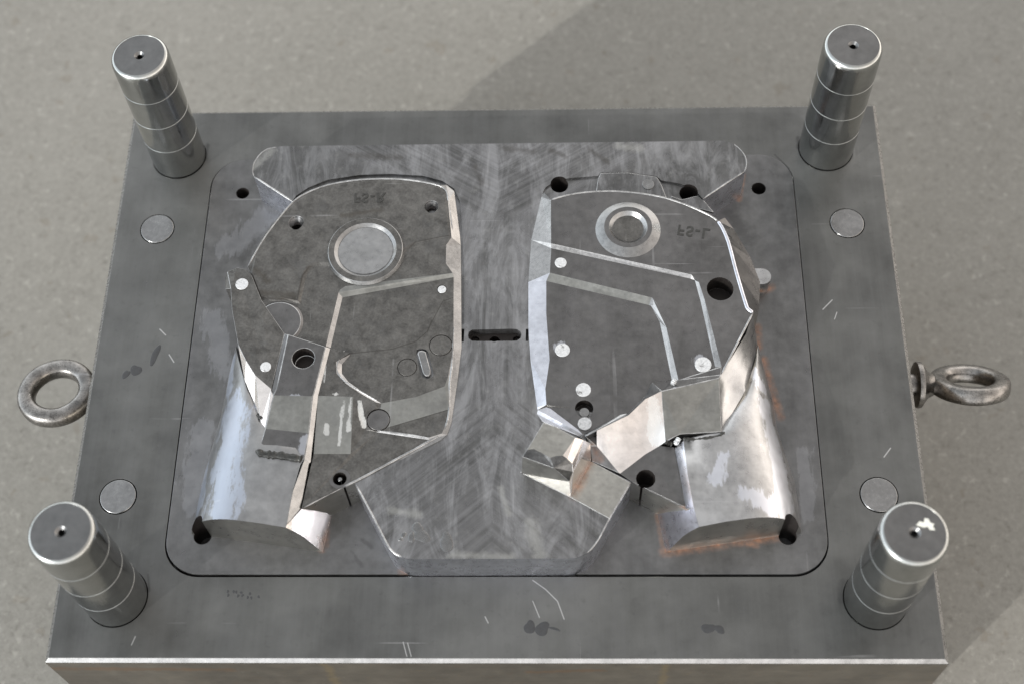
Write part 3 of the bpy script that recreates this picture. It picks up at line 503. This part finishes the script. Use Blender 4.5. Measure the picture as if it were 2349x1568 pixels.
rowsL = [front_row(1),
  flank((-173.5, -87.8, 0), (-135.9, -102.1, 34.8)) + [(-124.4, -102.1, 34.7), (-112.3, -102.0, 34.4)],
  flank((-172.3, -77.3, 0), (-135.2, -88.0, 34.5)) + [(-122.1, -87.3, 34.6), (-109.2, -86.6, 34.6)],
  flank((-170.9, -69.9, 0), (-134.3, -79.6, 34.7)) + [(-120.3, -80.8, 34.6), (-107.6, -83.2, 34.6)],
  flank((-166.4, -41.3, 0), (-131.5, -64.2, 34.8)) + [(-126.6, -64.4, 34.6), (-120.4, -64.9, 34.6)],
  flank((-165.2, -26.4, 0), (-135.1, -58.1, 32.8)) + [(-134.8, -57.3, 30), (-133.6, -57.4, 29)],
  flank((-164.2, -12.8, 0), (-139.9, -45.9, 30.8)) + [(-140.8, -43.7, 26), (-140.6, -43.4, 25)],
  flank((-160.9, 6.3, 0), (-148.0, -29.6, 28.2)) + [(-149.6, -25.5, 20), (-149.6, -25.1, 19)]]
footL = loft(rowsL, M_flankL, "half_round_foot", coreL); cut(footL, [FOOT_HOLE[0]])
def toe(sg, back, mat, parent):
    fr = [(-114.3 * sg, -124, 34.3), (-110 * sg, -124.6, 29), (-106.4 * sg, -125.1, 22.9), (-101.4 * sg, -125.9, 8.3), (-98.2 * sg, -126.3, 0)]
    return loft([fr, back], mat, "toe_flank", parent, smooth=60)
toe(1, [(-114.5, -123.0, 34.3), (-107.6, -110.7, 28.4), (-101.5, -106.9, 17), (-96.8, -104.5, 7), (-94.9, -103.2, 0)], M_saddle, coreL)
# weld bead left by a repair
def bead(name, pts, r, parent, seed=1, mat=None):
    bm = bmesh.new(); rr = random.Random(seed); prev = None; n = 10; steps = 26; P = [Vector(p) for p in pts]
    for i in range(steps):
        t = i / (steps - 1) * (len(P) - 1); k0 = min(int(t), len(P) - 2); c = P[k0].lerp(P[k0 + 1], t - k0); d = (P[k0 + 1] - P[k0]).normalized(); sd_ = Vector((-d.y, d.x, 0)).normalized()
        q = r * (.75 + .5 * rr.random()) * (1 if 0 < i < steps - 1 else .3); ring = []
        for j in range(n):
            a = 2 * math.pi * j / n; ring.append(bm.verts.new(c + sd_ * math.cos(a) * q * (1 + .3 * rr.random()) + Vector((0, 0, 1)) * math.sin(a) * q * .7 * (1 + .4 * rr.random())))
        if prev:
            for j in range(n): bm.faces.new((prev[j], prev[(j + 1) % n], ring[(j + 1) % n], ring[j]))
        else: bm.faces.new(ring)
        prev = ring
    bm.faces.new(prev[::-1]); return finish(name, bm, mat or M_weld, parent, 60)
bead("weld_bead", [(-133.0, -76.7, 34.8)] + [(-133.2, -79.7, 34.8), (-126.2, -80.3, 34.8), (-120.3, -80.9, 34.8), (-112.9, -82.3, 34.8), (-108.4, -83.3, 34.8)], 1.9, coreL, 3)
bead("weld_bead", [(-141.2, -45.3, 27)] + [(-137.3, -52.4, 31)] + [(-134.6, -57.0, 33.5)], 1.3, coreL, 5)
# round recess
bm = bmesh.new(); lathe_bm(bm, [(0, 34.0), (16.9, 34.0), (19.1, 35.6), (22.5, 35.6), (23.0, 35.3), (24.0, 33.4), (24.0, 32.3), (0, 32.3)], 96, -80.3, 55.4)
finish("recess_ring", bm, M_ringm, coreL, 25)
bm = bmesh.new(); lathe_bm(bm, [(0, 34.25), (16.6, 34.25), (16.6, 33.8), (0, 33.8)], 72, -80.3, 55.4); finish("recess_floor", bm, M_disc, coreL, 25)
bm = bmesh.new(); lathe_bm(bm, [(19.2, 35.5), (19.2, 35.72), (22.6, 35.72), (22.6, 35.5), (19.2, 35.5)], 96, -80.3, 55.4); finish("ring_land", bm, M_core, coreL, 25)
# ejector pins and marks
disc("ejector_pin", *(-154.0, 31.7, 36.5)[:2], 33, 35.5, 3.9, M_white, coreL)
disc("ejector_pin", *(-134.4, -24.6, 36.5)[:2], 33, 35.75, 3.2, M_white, coreL)
disc("ejector_pin", *(-32.2, -8.9, 31.8)[:2], 29, 31.65, 6.5, M_core, coreL)
disc("ejector_pin", *(-51.5, -23.3, 31.8)[:2], 29, 31.65, 5.45, M_core, coreL)
disc("ejector_pin", *(-66.8, -56.9, 31.3)[:2], 28, 31.0, 6.4, M_coreR, coreL)
disc("ejector_pin", *(-32.7, 29.2, 31.8)[:2], 29, 31.65, 2.6, M_white, coreL)
bm = bmesh.new(); prism_bm(bm, [(-45.8, -14.4, 32.2), (-45.1, -12.7, 32.2), (-43.0, -12.5, 32.2), (-40.9, -13.2, 32.2), (-37.4, -25.5, 32.2), (-37.5, -28.0, 32.2), (-38.6, -29.4, 32.2), (-40.7, -29.2, 32.2), (-42.1, -27.5, 32.2)], 29, 32.1); finish("slot_key", bm, M_plug, coreL, None, .6)
bm = bmesh.new(); lathe_bm(bm, [(4.1, 29.6), (4.1, 29.82), (6.0, 29.82), (6.0, 29.6), (4.1, 29.6)], 48, *(-87.0, -93.0, 29.7)[:2]); finish("core_pin_seat", bm, M_coreR, coreL, 25)
disc("core_pin", *(-87.0, -92.8, 29.7)[:2], 12, 28.7, 1.2, M_plug, coreL)
for r_, pp in ((.55, [V[x] for x in "a1 a1b a2 a3 a4 a5 a6 a7 a8 a9 a10 a11 b1".split()]), (.75, [(-24.8, 6.2, 31.3), (-25.0, -7.1, 31.3), (-25.2, -22.0, 31.3), (-26.1, -33.1, 31.3)] + [(-26.2, -43.6, 30.4), (-26.2, -52.6, 30.4), (-27.4, -59.8, 30.4)] + [(-30.1, -64.8, 29.8), (-35.6, -69.0, 29.8), (-52.9, -79.5, 29.8), (-76.3, -93.4, 29.8)] + [(-91.8, -101.3, 29.2), (-106.3, -110.0, 29.2)]), (.5, [(-31.5, 99.8, 33.4), (-29.5, 85.1, 33.4), (-27.5, 70.7, 33.4)]), (.5, [V[x] for x in "j1 i9".split()]),
                (.45, [(-89.0, -12.9, 33.4), (-92.2, -19.9, 33.4), (-92.7, -25.5, 33.4), (-89.4, -31.0, 33.4), (-82.5, -36.6, 33.4), (-68.0, -45.7, 33.4)])):
    rail("rounded_edge", pp, r_, coreL)
# small low arc mark by the wing
ac = (-129.9, 5.8, 34); bm = bmesh.new(); slab_bm(bm, [(ac[0] + 13.5 * math.cos(2 * math.pi * i / 48), ac[1] + 13.5 * math.sin(2 * math.pi * i / 48), 34.2) for i in range(48)], 33.1, 1.6); finish("arc_step", bm, M_coreR, coreL, 30, .25)

# ------------------------------------------------------------------ right core
V = {}
V.update({'A1': (33.2, 90.4, 35.4), 'A2': (41.3, 93.3, 35.4), 'A3': (53.2, 95.7, 35.4), 'A4': (69.1, 96.6, 35.4), 'A5': (84.9, 95.3, 35.4), 'A6': (96.7, 93.1, 35.4), 'A7': (106.8, 90.2, 35.4), 'A8': (119.9, 84.4, 35.4), 'A9': (131.4, 77.7, 35.4), 'A10': (135.4, 74.0, 35.4), 'A11': (137.8, 69.5, 35.4), 'A12': (141.1, 58.5, 35.4), 'A13': (144.5, 37.7, 35.4), 'A14': (148.8, 15.6, 35.4), 'A15': (150.1, 12.2, 35.4), 'A16': (152.7, 9.7, 35.4), 'B1': (140.5, 78.6, 31.6), 'B2': (146.0, 73.4, 27), 'B3': (155.6, 56.1, 22), 'B4': (161.0, 40.8, 18), 'B5': (159.4, 25.4, 18), 'M4': (117.6, 36.0, 35.4), 'M3': (121.8, 30.6, 35.4), 'M5': (33.3, 58.8, 35.4), 'm4': (117.1, 34.1, 33.8), 'm3': (119.6, 33.0, 33.8), 'm5': (33.4, 56.3, 33.8), 'K4': (97.1, 15.6, 33.8), 'K5': (93.5, 21.2, 33.8), 'K6': (32.5, 38.9, 33.8), 'k5': (91.6, 17.4, 31.6), 'k6': (30.3, 34.5, 31.6), 'O1': (27.3, 96.6, 29.4), 'O0': (28.9, 99.6, 30), 'O2': (21.1, 65.2, 29.4), 'O3': (19.4, 35.1, 29.4)})
V.update({'B6': (157.9, 16.4, 20), 'A17': (131.5, -31.2, 35.4), 'M1': (132.1, -25.8, 35.4), 'M2': (124.6, 18.4, 35.4), 'm1': (128.6, -25.3, 33.8), 'm2': (122.2, 19.3, 33.8), 'K1': (106.9, -33.5, 33.8), 'K2': (101.3, 0.7, 33.8), 'K3': (94.2, 19.6, 33.8), 'k1': (103.3, -32.4, 31.6), 'k2': (97.7, 5.7, 31.6), 'k3': (92.9, 16.8, 31.6), 'X1': (91.4, -33.9, 31.6), 'X2': (87.4, -42.7, 31.6), 'X3': (77.6, -53.4, 31.6), 'X4': (73.0, -54.3, 31.6), 'X5': (30.3, -47.9, 31.6), 'X6': (29.7, -37.9, 31.6), 'X7': (32.2, -18.9, 31.6), 'X8': (30.3, 11.8, 31.6), 'X9': (51.9, -66.2, 30.6), 'X10': (31.1, -48.8, 30.6), 'O4': (19.6, 3.7, 29.4), 'O5': (20.9, -17.7, 29.4), 'O6': (24.9, -48.4, 29.4), 'Y1': (96.4, -43.7, 40), 'Y2': (130.1, -34.2, 37.5), 'D2': (129.9, -67.0, 35), 'D3': (106.3, -68.5, 35), 'D4': (97.8, -72.5, 34), 'H2': (87.0, -48.9, 40.5), 'H3': (77.2, -58.5, 39.5), 'H4': (52.7, -70.3, 36.5), 'G1': (94.6, -73.7, 30.5), 'G2': (86.5, -78.3, 29.4), 'G3': (71.9, -89.8, 28.6), 'G4': (59.0, -74.0, 31.6), 'T1': (102.8, -74.9, 31), 'T2': (107.8, -110.3, 29), 'T3': (77.4, -94.2, 28.6), 't3': (77.8, -94.7, 27.4), 't2': (108.0, -111.1, 27.8), 'N4': (56.1, -82.7, 30), 'N5': (55.4, -74.0, 31.6)})
V.update({'s1': (25.2, -50.7, 30.6), 's2': (30.0, -48.9, 30.8), 's3': (40.2, -53.2, 30.7), 's4': (51.3, -66.4, 30.7), 's5': (49.5, -67.5, 29.6), 's6': (28.3, -58.0, 29.6), 's7': (24.7, -52.6, 29.6), 'lo': (24.9, -62.1, 29)})
V.update({'W1': (156.4, -1.8, 18), 'W2': (146.4, -35.8, 27), 'W3': (144.7, -39.7, 28), 'W4': (132.8, -60.9, 31.6), 'W5': (130.2, -66.9, 34), 'W6': (132.7, -30.6, 33.8)})
mainR = ["A1 A2 A3 A4 A5 A6 A7 A8 A9 A10 A11 A12 A13 A14 A15 A16 A17 M1 M2 M3 M4 M5",
 "A10 B1 B2 A11", "A11 B2 B3 A12", "A12 B3 B4 A13", "A13 B4 B5 A14", "A14 B5 B6 A15", "A15 B6 A16",
 "2:M5 M4 m4 m5", "2:M4 M3 m3 m4", "2:M3 M2 m2 m3", "2:M2 M1 m1 m2", "m5 m4 m3 m2 m1 K1 K2 K3 K4 K5 K6",
 "3:K6 K5 k5 k6", "2:K5 K4 k5", "2:K4 K3 k3 k5", "2:K3 K2 k2 k3", "2:K2 K1 k1 k2",
 "k6 k5 k3 k2 k1 X1 X2 X3 X4 X5 X6 X7 X8", "X5 X4 X9 X10",
 "2:O1 O2 M5 A1", "2:O2 O3 K6 m5 M5", "5:O3 O4 X8 k6 K6", "5:O4 O5 X7 X8", "5:O5 O6 X6 X7", "5:O6 s1 X5 X6", "A1 O0 O1",
 "s1 s2 s3 s4 X9 X10 X5"]
bmR = facets(V, mainR, -1, 4)
coreR = finish("shaped_core", bmR, [M_coreR, M_hole, M_rim, M_slope, M_wall, M_strip], mould, None, 0, "shaped core with a raised round boss, a triangular opening and a small block, on the right of the insert")
HR = [(*(134.2, 26.0, 36.6)[:2], 22, 60, 8.0), (*(52.1, -50.5, 30.8)[:2], 25, 60, 5.3)]
cut(coreR, HR)
bev(coreR, .55, 14)
rail("rounded_edge", [V[x] for x in "A1 A2 A3 A4 A5 A6 A7 A8 A9 A10".split()], .6, coreR)
rail("rounded_edge", [V[x] for x in "A10 A11 A12 A13 A14 A15 A16".split()], 1.25, coreR, M_strip)
rail("rounded_edge", [V[x] for x in "A16 A17".split()], .7, coreR, sub=8)
# bright scraped face by the small block
bms = facets(V, ["s1 s2 s3 s4 s5 s6 s7"], 27); finish("scraped_face", bms, M_strip, coreR, None, .3)
# bridge block and its fillets
brid = ["Y1 Y2 D2 D3 D4", "k1z Y1 Y2 A17 m1z K1z", "X1 Y1 k1z"]
V['k1z'] = V['k1']; V['K1z'] = V['K1']; V['m1z'] = V['m1']
bridge = finish("bridge_block", facets(V, ["1:Y1 Y2 D2 D3 D4", "k1 K1 m1 M1 A17 Y2 Y1", "X1 k1 Y1"], 22), [M_coreR, M_slope], coreR, None, .35)
bm = facets(V, ["Y1 D4 G1 G2 G3 G4 H4 H3 H2"], 20)
# concave saddle, rebuilt as a ruled grid between its upper rim and lower edge
bm.free()
up = [V[x] for x in ("Y1", "H2", "H3", "H4")]; lo_ = [V[x] for x in ("D4", "G1", "G2", "G3")]
rows = []
for a, b in zip([V['Y1'], V['H2'], V['H3'], (59.0, -67.2, 37.5), V['G4']], [V['D4'], V['G1'], V['G2'], (79.2, -84.1, 29), V['G3']]):
    A_, B_ = Vector(a), Vector(b); rows.append([tuple(A_.lerp(B_, t) + Vector((0, 0, -.8 * math.sin(math.pi * t)))) for t in (0, .15, .35, .6, .8, 1)])
loft(rows, M_saddle, "concave_saddle", coreR, 20, 50)
finish("saddle_lip", facets(V, ["X4 X9 H4 H3 X3", "X3 H3 H2 X2", "X2 H2 Y1 X1"], 26), M_flankR, coreR, 40, .2)
finish("saddle_end", facets(V, ["N5 G4 G3 N4", "H4 G4 N5"], 26), M_part, coreR, None, .2)
bm = bmesh.new(); prism_bm(bm, [(31.0, -47.9, 28.2), (73.0, -53.4, 28.2), (88.6, -40.1, 28.2), (97.1, -38.4, 28.2), (130.8, -30.3, 28.2), (130.2, -63.3, 28.2), (105.9, -64.9, 28.2), (97.8, -69.6, 28.2), (86.6, -76.9, 28.2), (72.1, -88.4, 28.2), (56.7, -81.1, 28.2), (54.4, -71.6, 28.2), (48.1, -68.1, 28.2)], 5, 28.2); finish("core_bed", bm, M_part, coreR)
# triangular flat with the gate bore
tri = finish("gate_flat", facets(V, ["G3 G2 G1 T1 T2 T3", "T3 T2 t2 t3"], -1, 2), [M_coreR, M_hole, M_wall], coreR)
GB = (*(86.3, -93.1, 30)[:2], 6, 60, 5.5)
cut(tri, [GB], [([(83.5, -97.0, 30), (84.6, -97.2, 30), (83.2, -107.8, 30), (81.9, -107.8, 30)], -5, 40)])
bev(tri, .3, 14)
# curved wall right of the bridge
rowsW = []
for a, b in zip([V['A16'], (147.4, -4.8, 35.4), (139.5, -18.0, 35.4), V['A17'], V['Y2']], [V['W1'], (151.6, -19.3, 22), V['W2'], V['W3'], V['W4']]):
    A_, B_ = Vector(a), Vector(b); rowsW.append([tuple(A_.lerp(B_, t) + Vector((0, 0, -1.5 * math.sin(math.pi * t)))) for t in (0, .2, .4, .6, .8, 1)])
rowsW.append([tuple(Vector(V['D2']).lerp(Vector(V['W5']), t)) for t in (0, .2, .4, .6, .8, 1)])
loft(rowsW, M_flankR, "curved_wall", coreR, -1, 50)
# half-round foot
V.update({'ra': (103.5, -76.7, 30), 'rb': (107.6, -110.9, 30)})
rowsR = [front_row(-1, 1.04),
  flank((175.7, -99.2, 0), (139.6, -111.8, 36)) + [(125.6, -112.3, 35.8), (111.8, -113.1, 35.5)],
  flank((174.4, -82.5, 0), (135.0, -96.6, 36)) + [(124.4, -96.4, 35.6), (109.5, -94.7, 35.4)],
  flank((167.0, -50.5, 0), (132.7, -69.4, 35)) + [(121.7, -70.1, 34.7), (107.9, -71.8, 34.8)],
  flank((166.0, -31.8, 0), (133.0, -62.0, 34)) + [(131.1, -64.8, 33.8), (128.4, -67.1, 33.6)],
  flank((163.4, -18.0, 0), (145.0, -37.8, 24)) + [(144.5, -38.3, 24), (144.1, -38.5, 24)],
  flank((161.4, -6.0, 0), (149.7, -25.3, 19)) + [(149.5, -25.6, 19), (149.2, -25.8, 19)],
  flank((159.3, 6.7, 0), (156.2, -6.4, 11)) + [(156.1, -6.4, 10), (155.8, -6.9, 10)]]
footR = loft(rowsR, M_flankR, "half_round_foot", coreR); cut(footR, [FOOT_HOLE[1]])
bm_rows = [[(107.9, -72.7, 35), (103.1, -75.5, 31)], [(109.5, -94.7, 35.4), (105.5, -92.8, 31)], [(111.8, -113.1, 35.5), (107.9, -111.6, 30)]]
loft(bm_rows, M_strip, "ridge_face", coreR, 20, 50)
toe(-1, [(111.8, -113.1, 35.5), (108.6, -111.4, 28.4), (103.7, -108.4, 19), (97.9, -105.3, 9), (93.8, -103.3, 0)], M_strip, coreR)
bead("weld_bead", [(97.7, -73.1, 34.6), (101.6, -74.7, 34.6)] , 1.1, coreR, 9); bead("weld_bead", [(103.1, -74.7, 34.6), (105.6, -70.8, 34.6)], 1.2, coreR, 11, M_white)
bead("weld_bead", [(107.6, -71.1, 34.3), (113.8, -71.6, 34.3), (121.7, -70.7, 34.3), (128.8, -69.3, 34.3), (131.7, -66.9, 34.3)], .9, coreR, 13)
bead("weld_bead", [(102.8, -38.6, 38.2), (104.7, -35.2, 38.2)], 1.2, coreR, 14, M_white)
# raised boss
bm = bmesh.new(); lathe_bm(bm, [(0, 36.4), (9.5, 36.4), (11.7, 38.6), (14.6, 38.6), (15.1, 38.4), (19.9, 35.5), (19.9, 33), (0, 33)], 96, 80.4, 68.2)
finish("round_boss", bm, M_ringm, coreR, 20)
bm = bmesh.new(); lathe_bm(bm, [(11.8, 38.5), (11.8, 38.7), (14.5, 38.7), (14.5, 38.5), (11.8, 38.5)], 96, 80.4, 68.2); finish("boss_land", bm, M_coreR, coreR, 25)
bm = bmesh.new(); lathe_bm(bm, [(0, 36.6), (9.3, 36.6), (9.3, 36.0), (0, 36.0)], 64, 80.4, 68.2); finish("boss_floor", bm, M_core, coreR, 25)
for fr_pt, z, r, mt in (((39.1, 46.0, 33.8), 33.3, 3.6, M_white), ((39.8, -12.5, 31.6), 31.1, 4.4, M_white), ((51.8, -38.5, 31.6), 31.1, 4.4, M_white), ((52.3, -60.1, 31), 31.2, 4.0, M_white), ((121.6, -24.0, 33.8), 34.2, 4.8, M_white), ((94.2, 104.8, 30), 30, 3.7, M_plug)):
    disc("ejector_pin", *fr_pt[:2], z - 4, z + .6, r, mt, coreR)
disc("ejector_pin", *(52.2, -51.7, 31)[:2], 25, 29, 3.0, M_plug, coreR)
# grazing rub mark on the left chamfer of the right core
# side lug on the outer edge
lc = (163.1, 47.1, 14); bm = bmesh.new(); prism_bm(bm, [(lc[0] - 9, lc[1] + 5.6), (lc[0] - 9, lc[1] - 5.6)] + [(lc[0] + 5.6 * math.cos(a_), lc[1] + 5.6 * math.sin(a_)) for a_ in [-math.pi / 2 + math.pi * i / 18 for i in range(19)]], -1, 14); finish("side_lug", bm, M_flankR, coreR, 50)
bm = bmesh.new(); prism_bm(bm, [(51.1, -66.4, 31), (53.5, -66.6, 31), (62.6, -69.0, 31), (58.0, -73.8, 31), (55.8, -72.9, 31), (49.5, -68.2, 31)], 27, 31); finish("saddle_web", bm, M_coreR, coreR, None, .3)
# the small block on the pad: sloping front, rounded top, chipped scoop
V.update({'n1': (15.9, -89.6, 29.4), 'n2': (43.5, -104.1, 29.4), 'n3': (17.1, -89.4, 52), 'n4': (34.4, -95.8, 51), 'n5': (43.1, -99.4, 40), 'n6': (19.7, -85.6, 53), 'n7': (23.5, -85.2, 53), 'n8': (28.6, -88.0, 53), 'n9': (32.6, -90.5, 53), 'n10': (36.2, -89.4, 53), 'n11': (39.6, -89.2, 53), 'n12': (42.1, -90.8, 52), 'n13': (44.8, -92.7, 50), 'n14': (45.2, -96.0, 46), 'n15': (28.6, -69.3, 53), 'n16': (35.4, -71.5, 53), 'n17': (46.6, -78.3, 53), 'n18': (51.1, -78.4, 50), 'n19': (55.1, -78.0, 44), 'n20': (55.8, -82.7, 29.4), 'n21': (44.0, -104.6, 29.4), 'c1': (25.1, -90.1, 49), 'c2': (34.4, -92.3, 48), 'c3': (40.8, -95.1, 46)})
blk = facets(V, ["n1 n3 n4 n5 n2", "1:n3 n6 n7 n8 n4", "1:n8 n9 n10 n11 n4", "1:n11 n12 n13 n14 n5 n4", "n6 n15 n16 n17 n11 n10 n9 n8 n7", "2:n17 n18 n13 n12 n11", "2:n18 n19 n14 n13", "2:n19 n20 n21 n14", "2:n14 n21 n2 n5"], 28.5)
finish("chipped_block", blk, [M_pad, steel("dark_fractured_steel", .12, .30, .24, blot=90, rust=True, stain=.2), M_saddle], coreR, None, .25)

# mirrored lettering
def letters(txt, pos, z, size, rot, parent):
    cu = bpy.data.curves.new("lettering", 'FONT'); cu.body = txt; cu.size = size; cu.extrude = .14; cu.offset = .015 * size; cu.align_x = 'CENTER'; cu.align_y = 'CENTER'; cu.space_character = 1.15
    o = bpy.data.objects.new("lettering", cu); COL.objects.link(o); dg = bpy.context.evaluated_depsgraph_get(); me = bpy.data.meshes.new_from_object(o.evaluated_get(dg)); bpy.data.objects.remove(o, do_unlink=True)
    bm = bmesh.new(); bm.from_mesh(me); bm.transform(Matrix.Translation((pos[0], pos[1], z)) @ Matrix.Rotation(rot, 4, 'Z') @ Matrix.Diagonal((1, -1, 1, 1)))
    return finish("lettering", bm, M_text, parent)
letters("FS-R", (-80.1, 94.4, 34.3), 34.42, 9.6, math.radians(1), coreL)
letters("FS-L", (120.2, 66.6, 36.6), 35.6, 10.2, math.radians(-10), coreR)

P_STAMP = {(1785, 908): (-151.2, -149.6, 0), (1788, 935): (-150.8, -151.7, 0), (1830, 908): (-147.9, -149.6, 0), (1850, 912): (-146.4, -149.9, 0), (1890, 915): (-143.5, -150.2, 0), (1865, 942): (-145.1, -152.2, 0), (1900, 938): (-142.6, -151.9, 0), (1958, 925): (-138.4, -150.9, 0), (1940, 952): (-139.5, -153.0, 0), (1968, 956): (-137.5, -153.3, 0), (2025, 948): (-133.4, -152.7, 0)}
# oil drops and smears on the faces
def blob(name, pos, z, rx, ry, h, rot, parent, seed, mat=M_oil):
    bm = bmesh.new(); rr = random.Random(seed); n = 22; k1_, k2_ = rr.random() * 6, rr.random() * 6; rings = []
    for f_, hz in ((1, 0), (.92, .6), (.6, .95), (0, 1)):
        ring = []
        for i in range(n):
            a = 2 * math.pi * i / n; w_ = 1 + .16 * math.sin(2 * a + k1_) + .10 * math.sin(3 * a + k2_)
            x, y = rx * f_ * w_ * math.cos(a), ry * f_ * w_ * math.sin(a); ring.append(bm.verts.new((pos[0] + x * math.cos(rot) - y * math.sin(rot), pos[1] + x * math.sin(rot) + y * math.cos(rot), z + h * hz)))
            if f_ == 0: break
        rings.append(ring)
    for a, b in zip(rings, rings[1:]):
        for i in range(n):
            if len(b) == 1: bm.faces.new((a[i], a[(i + 1) % n], b[0]))
            else: bm.faces.new((a[i], a[(i + 1) % n], b[(i + 1) % n], b[i]))
    return finish(name, bm, mat, parent, 60)
for pt, rx, ry, rot, sd_ in (((20.6, -170.3, 0), 3.0, 4.0, .4, 1), ((27.5, -171.2, 0), 4.4, 3.6, .2, 2), ((34.3, -171.2, 0), 3.0, .9, -.3, 3), ((119.9, -170.9, 0), 3.6, 3.0, 0, 4), ((125.9, -171.4, 0), 3.4, 2.0, -.3, 5), ((-212.1, 2.1, 0), 2.4, 6.5, -.25, 6), ((-222.7, -8.3, 0), 3.2, 4.0, 0, 7), ((-228.5, -11.1, 0), 1.8, 3.6, -.5, 8)):
    blob("oil_drop", pt, .02, rx, ry, .12, rot, mould, sd_)
for hx, hy in zip((1785, 1788, 1830, 1850, 1890, 1865, 1900, 1958, 1940, 1968, 2025), (908, 935, 908, 912, 915, 942, 938, 925, 952, 956, 948)):
    hp = P_STAMP[(hx, hy)]; blob("punch_mark", hp, .02, .75, .85, .04, 0, mould, hx)
M_film = steel("dried_droplet", .26, .36, .26, blot=200, stain=.2)
for pt, rx, ry, rot, sd_ in (((-41.6, -122.3, 29), 3.0, 3.4, 0, 11), ((-39.0, -127.3, 29), 4.6, 3.6, 0, 12), ((-44.7, -127.8, 29), 1.6, 3.6, 0, 13), ((-25.0, -130.9, 29), 3.4, 6.4, .35, 14), ((-49.3, -126.4, 29), 1.6, 1.6, 0, 15), ((-50.8, -129.2, 29), 1.2, 1.2, 0, 16)):
    blob("oil_drop", pt, 29.02, rx, ry, .22, rot, mould, sd_, M_film)
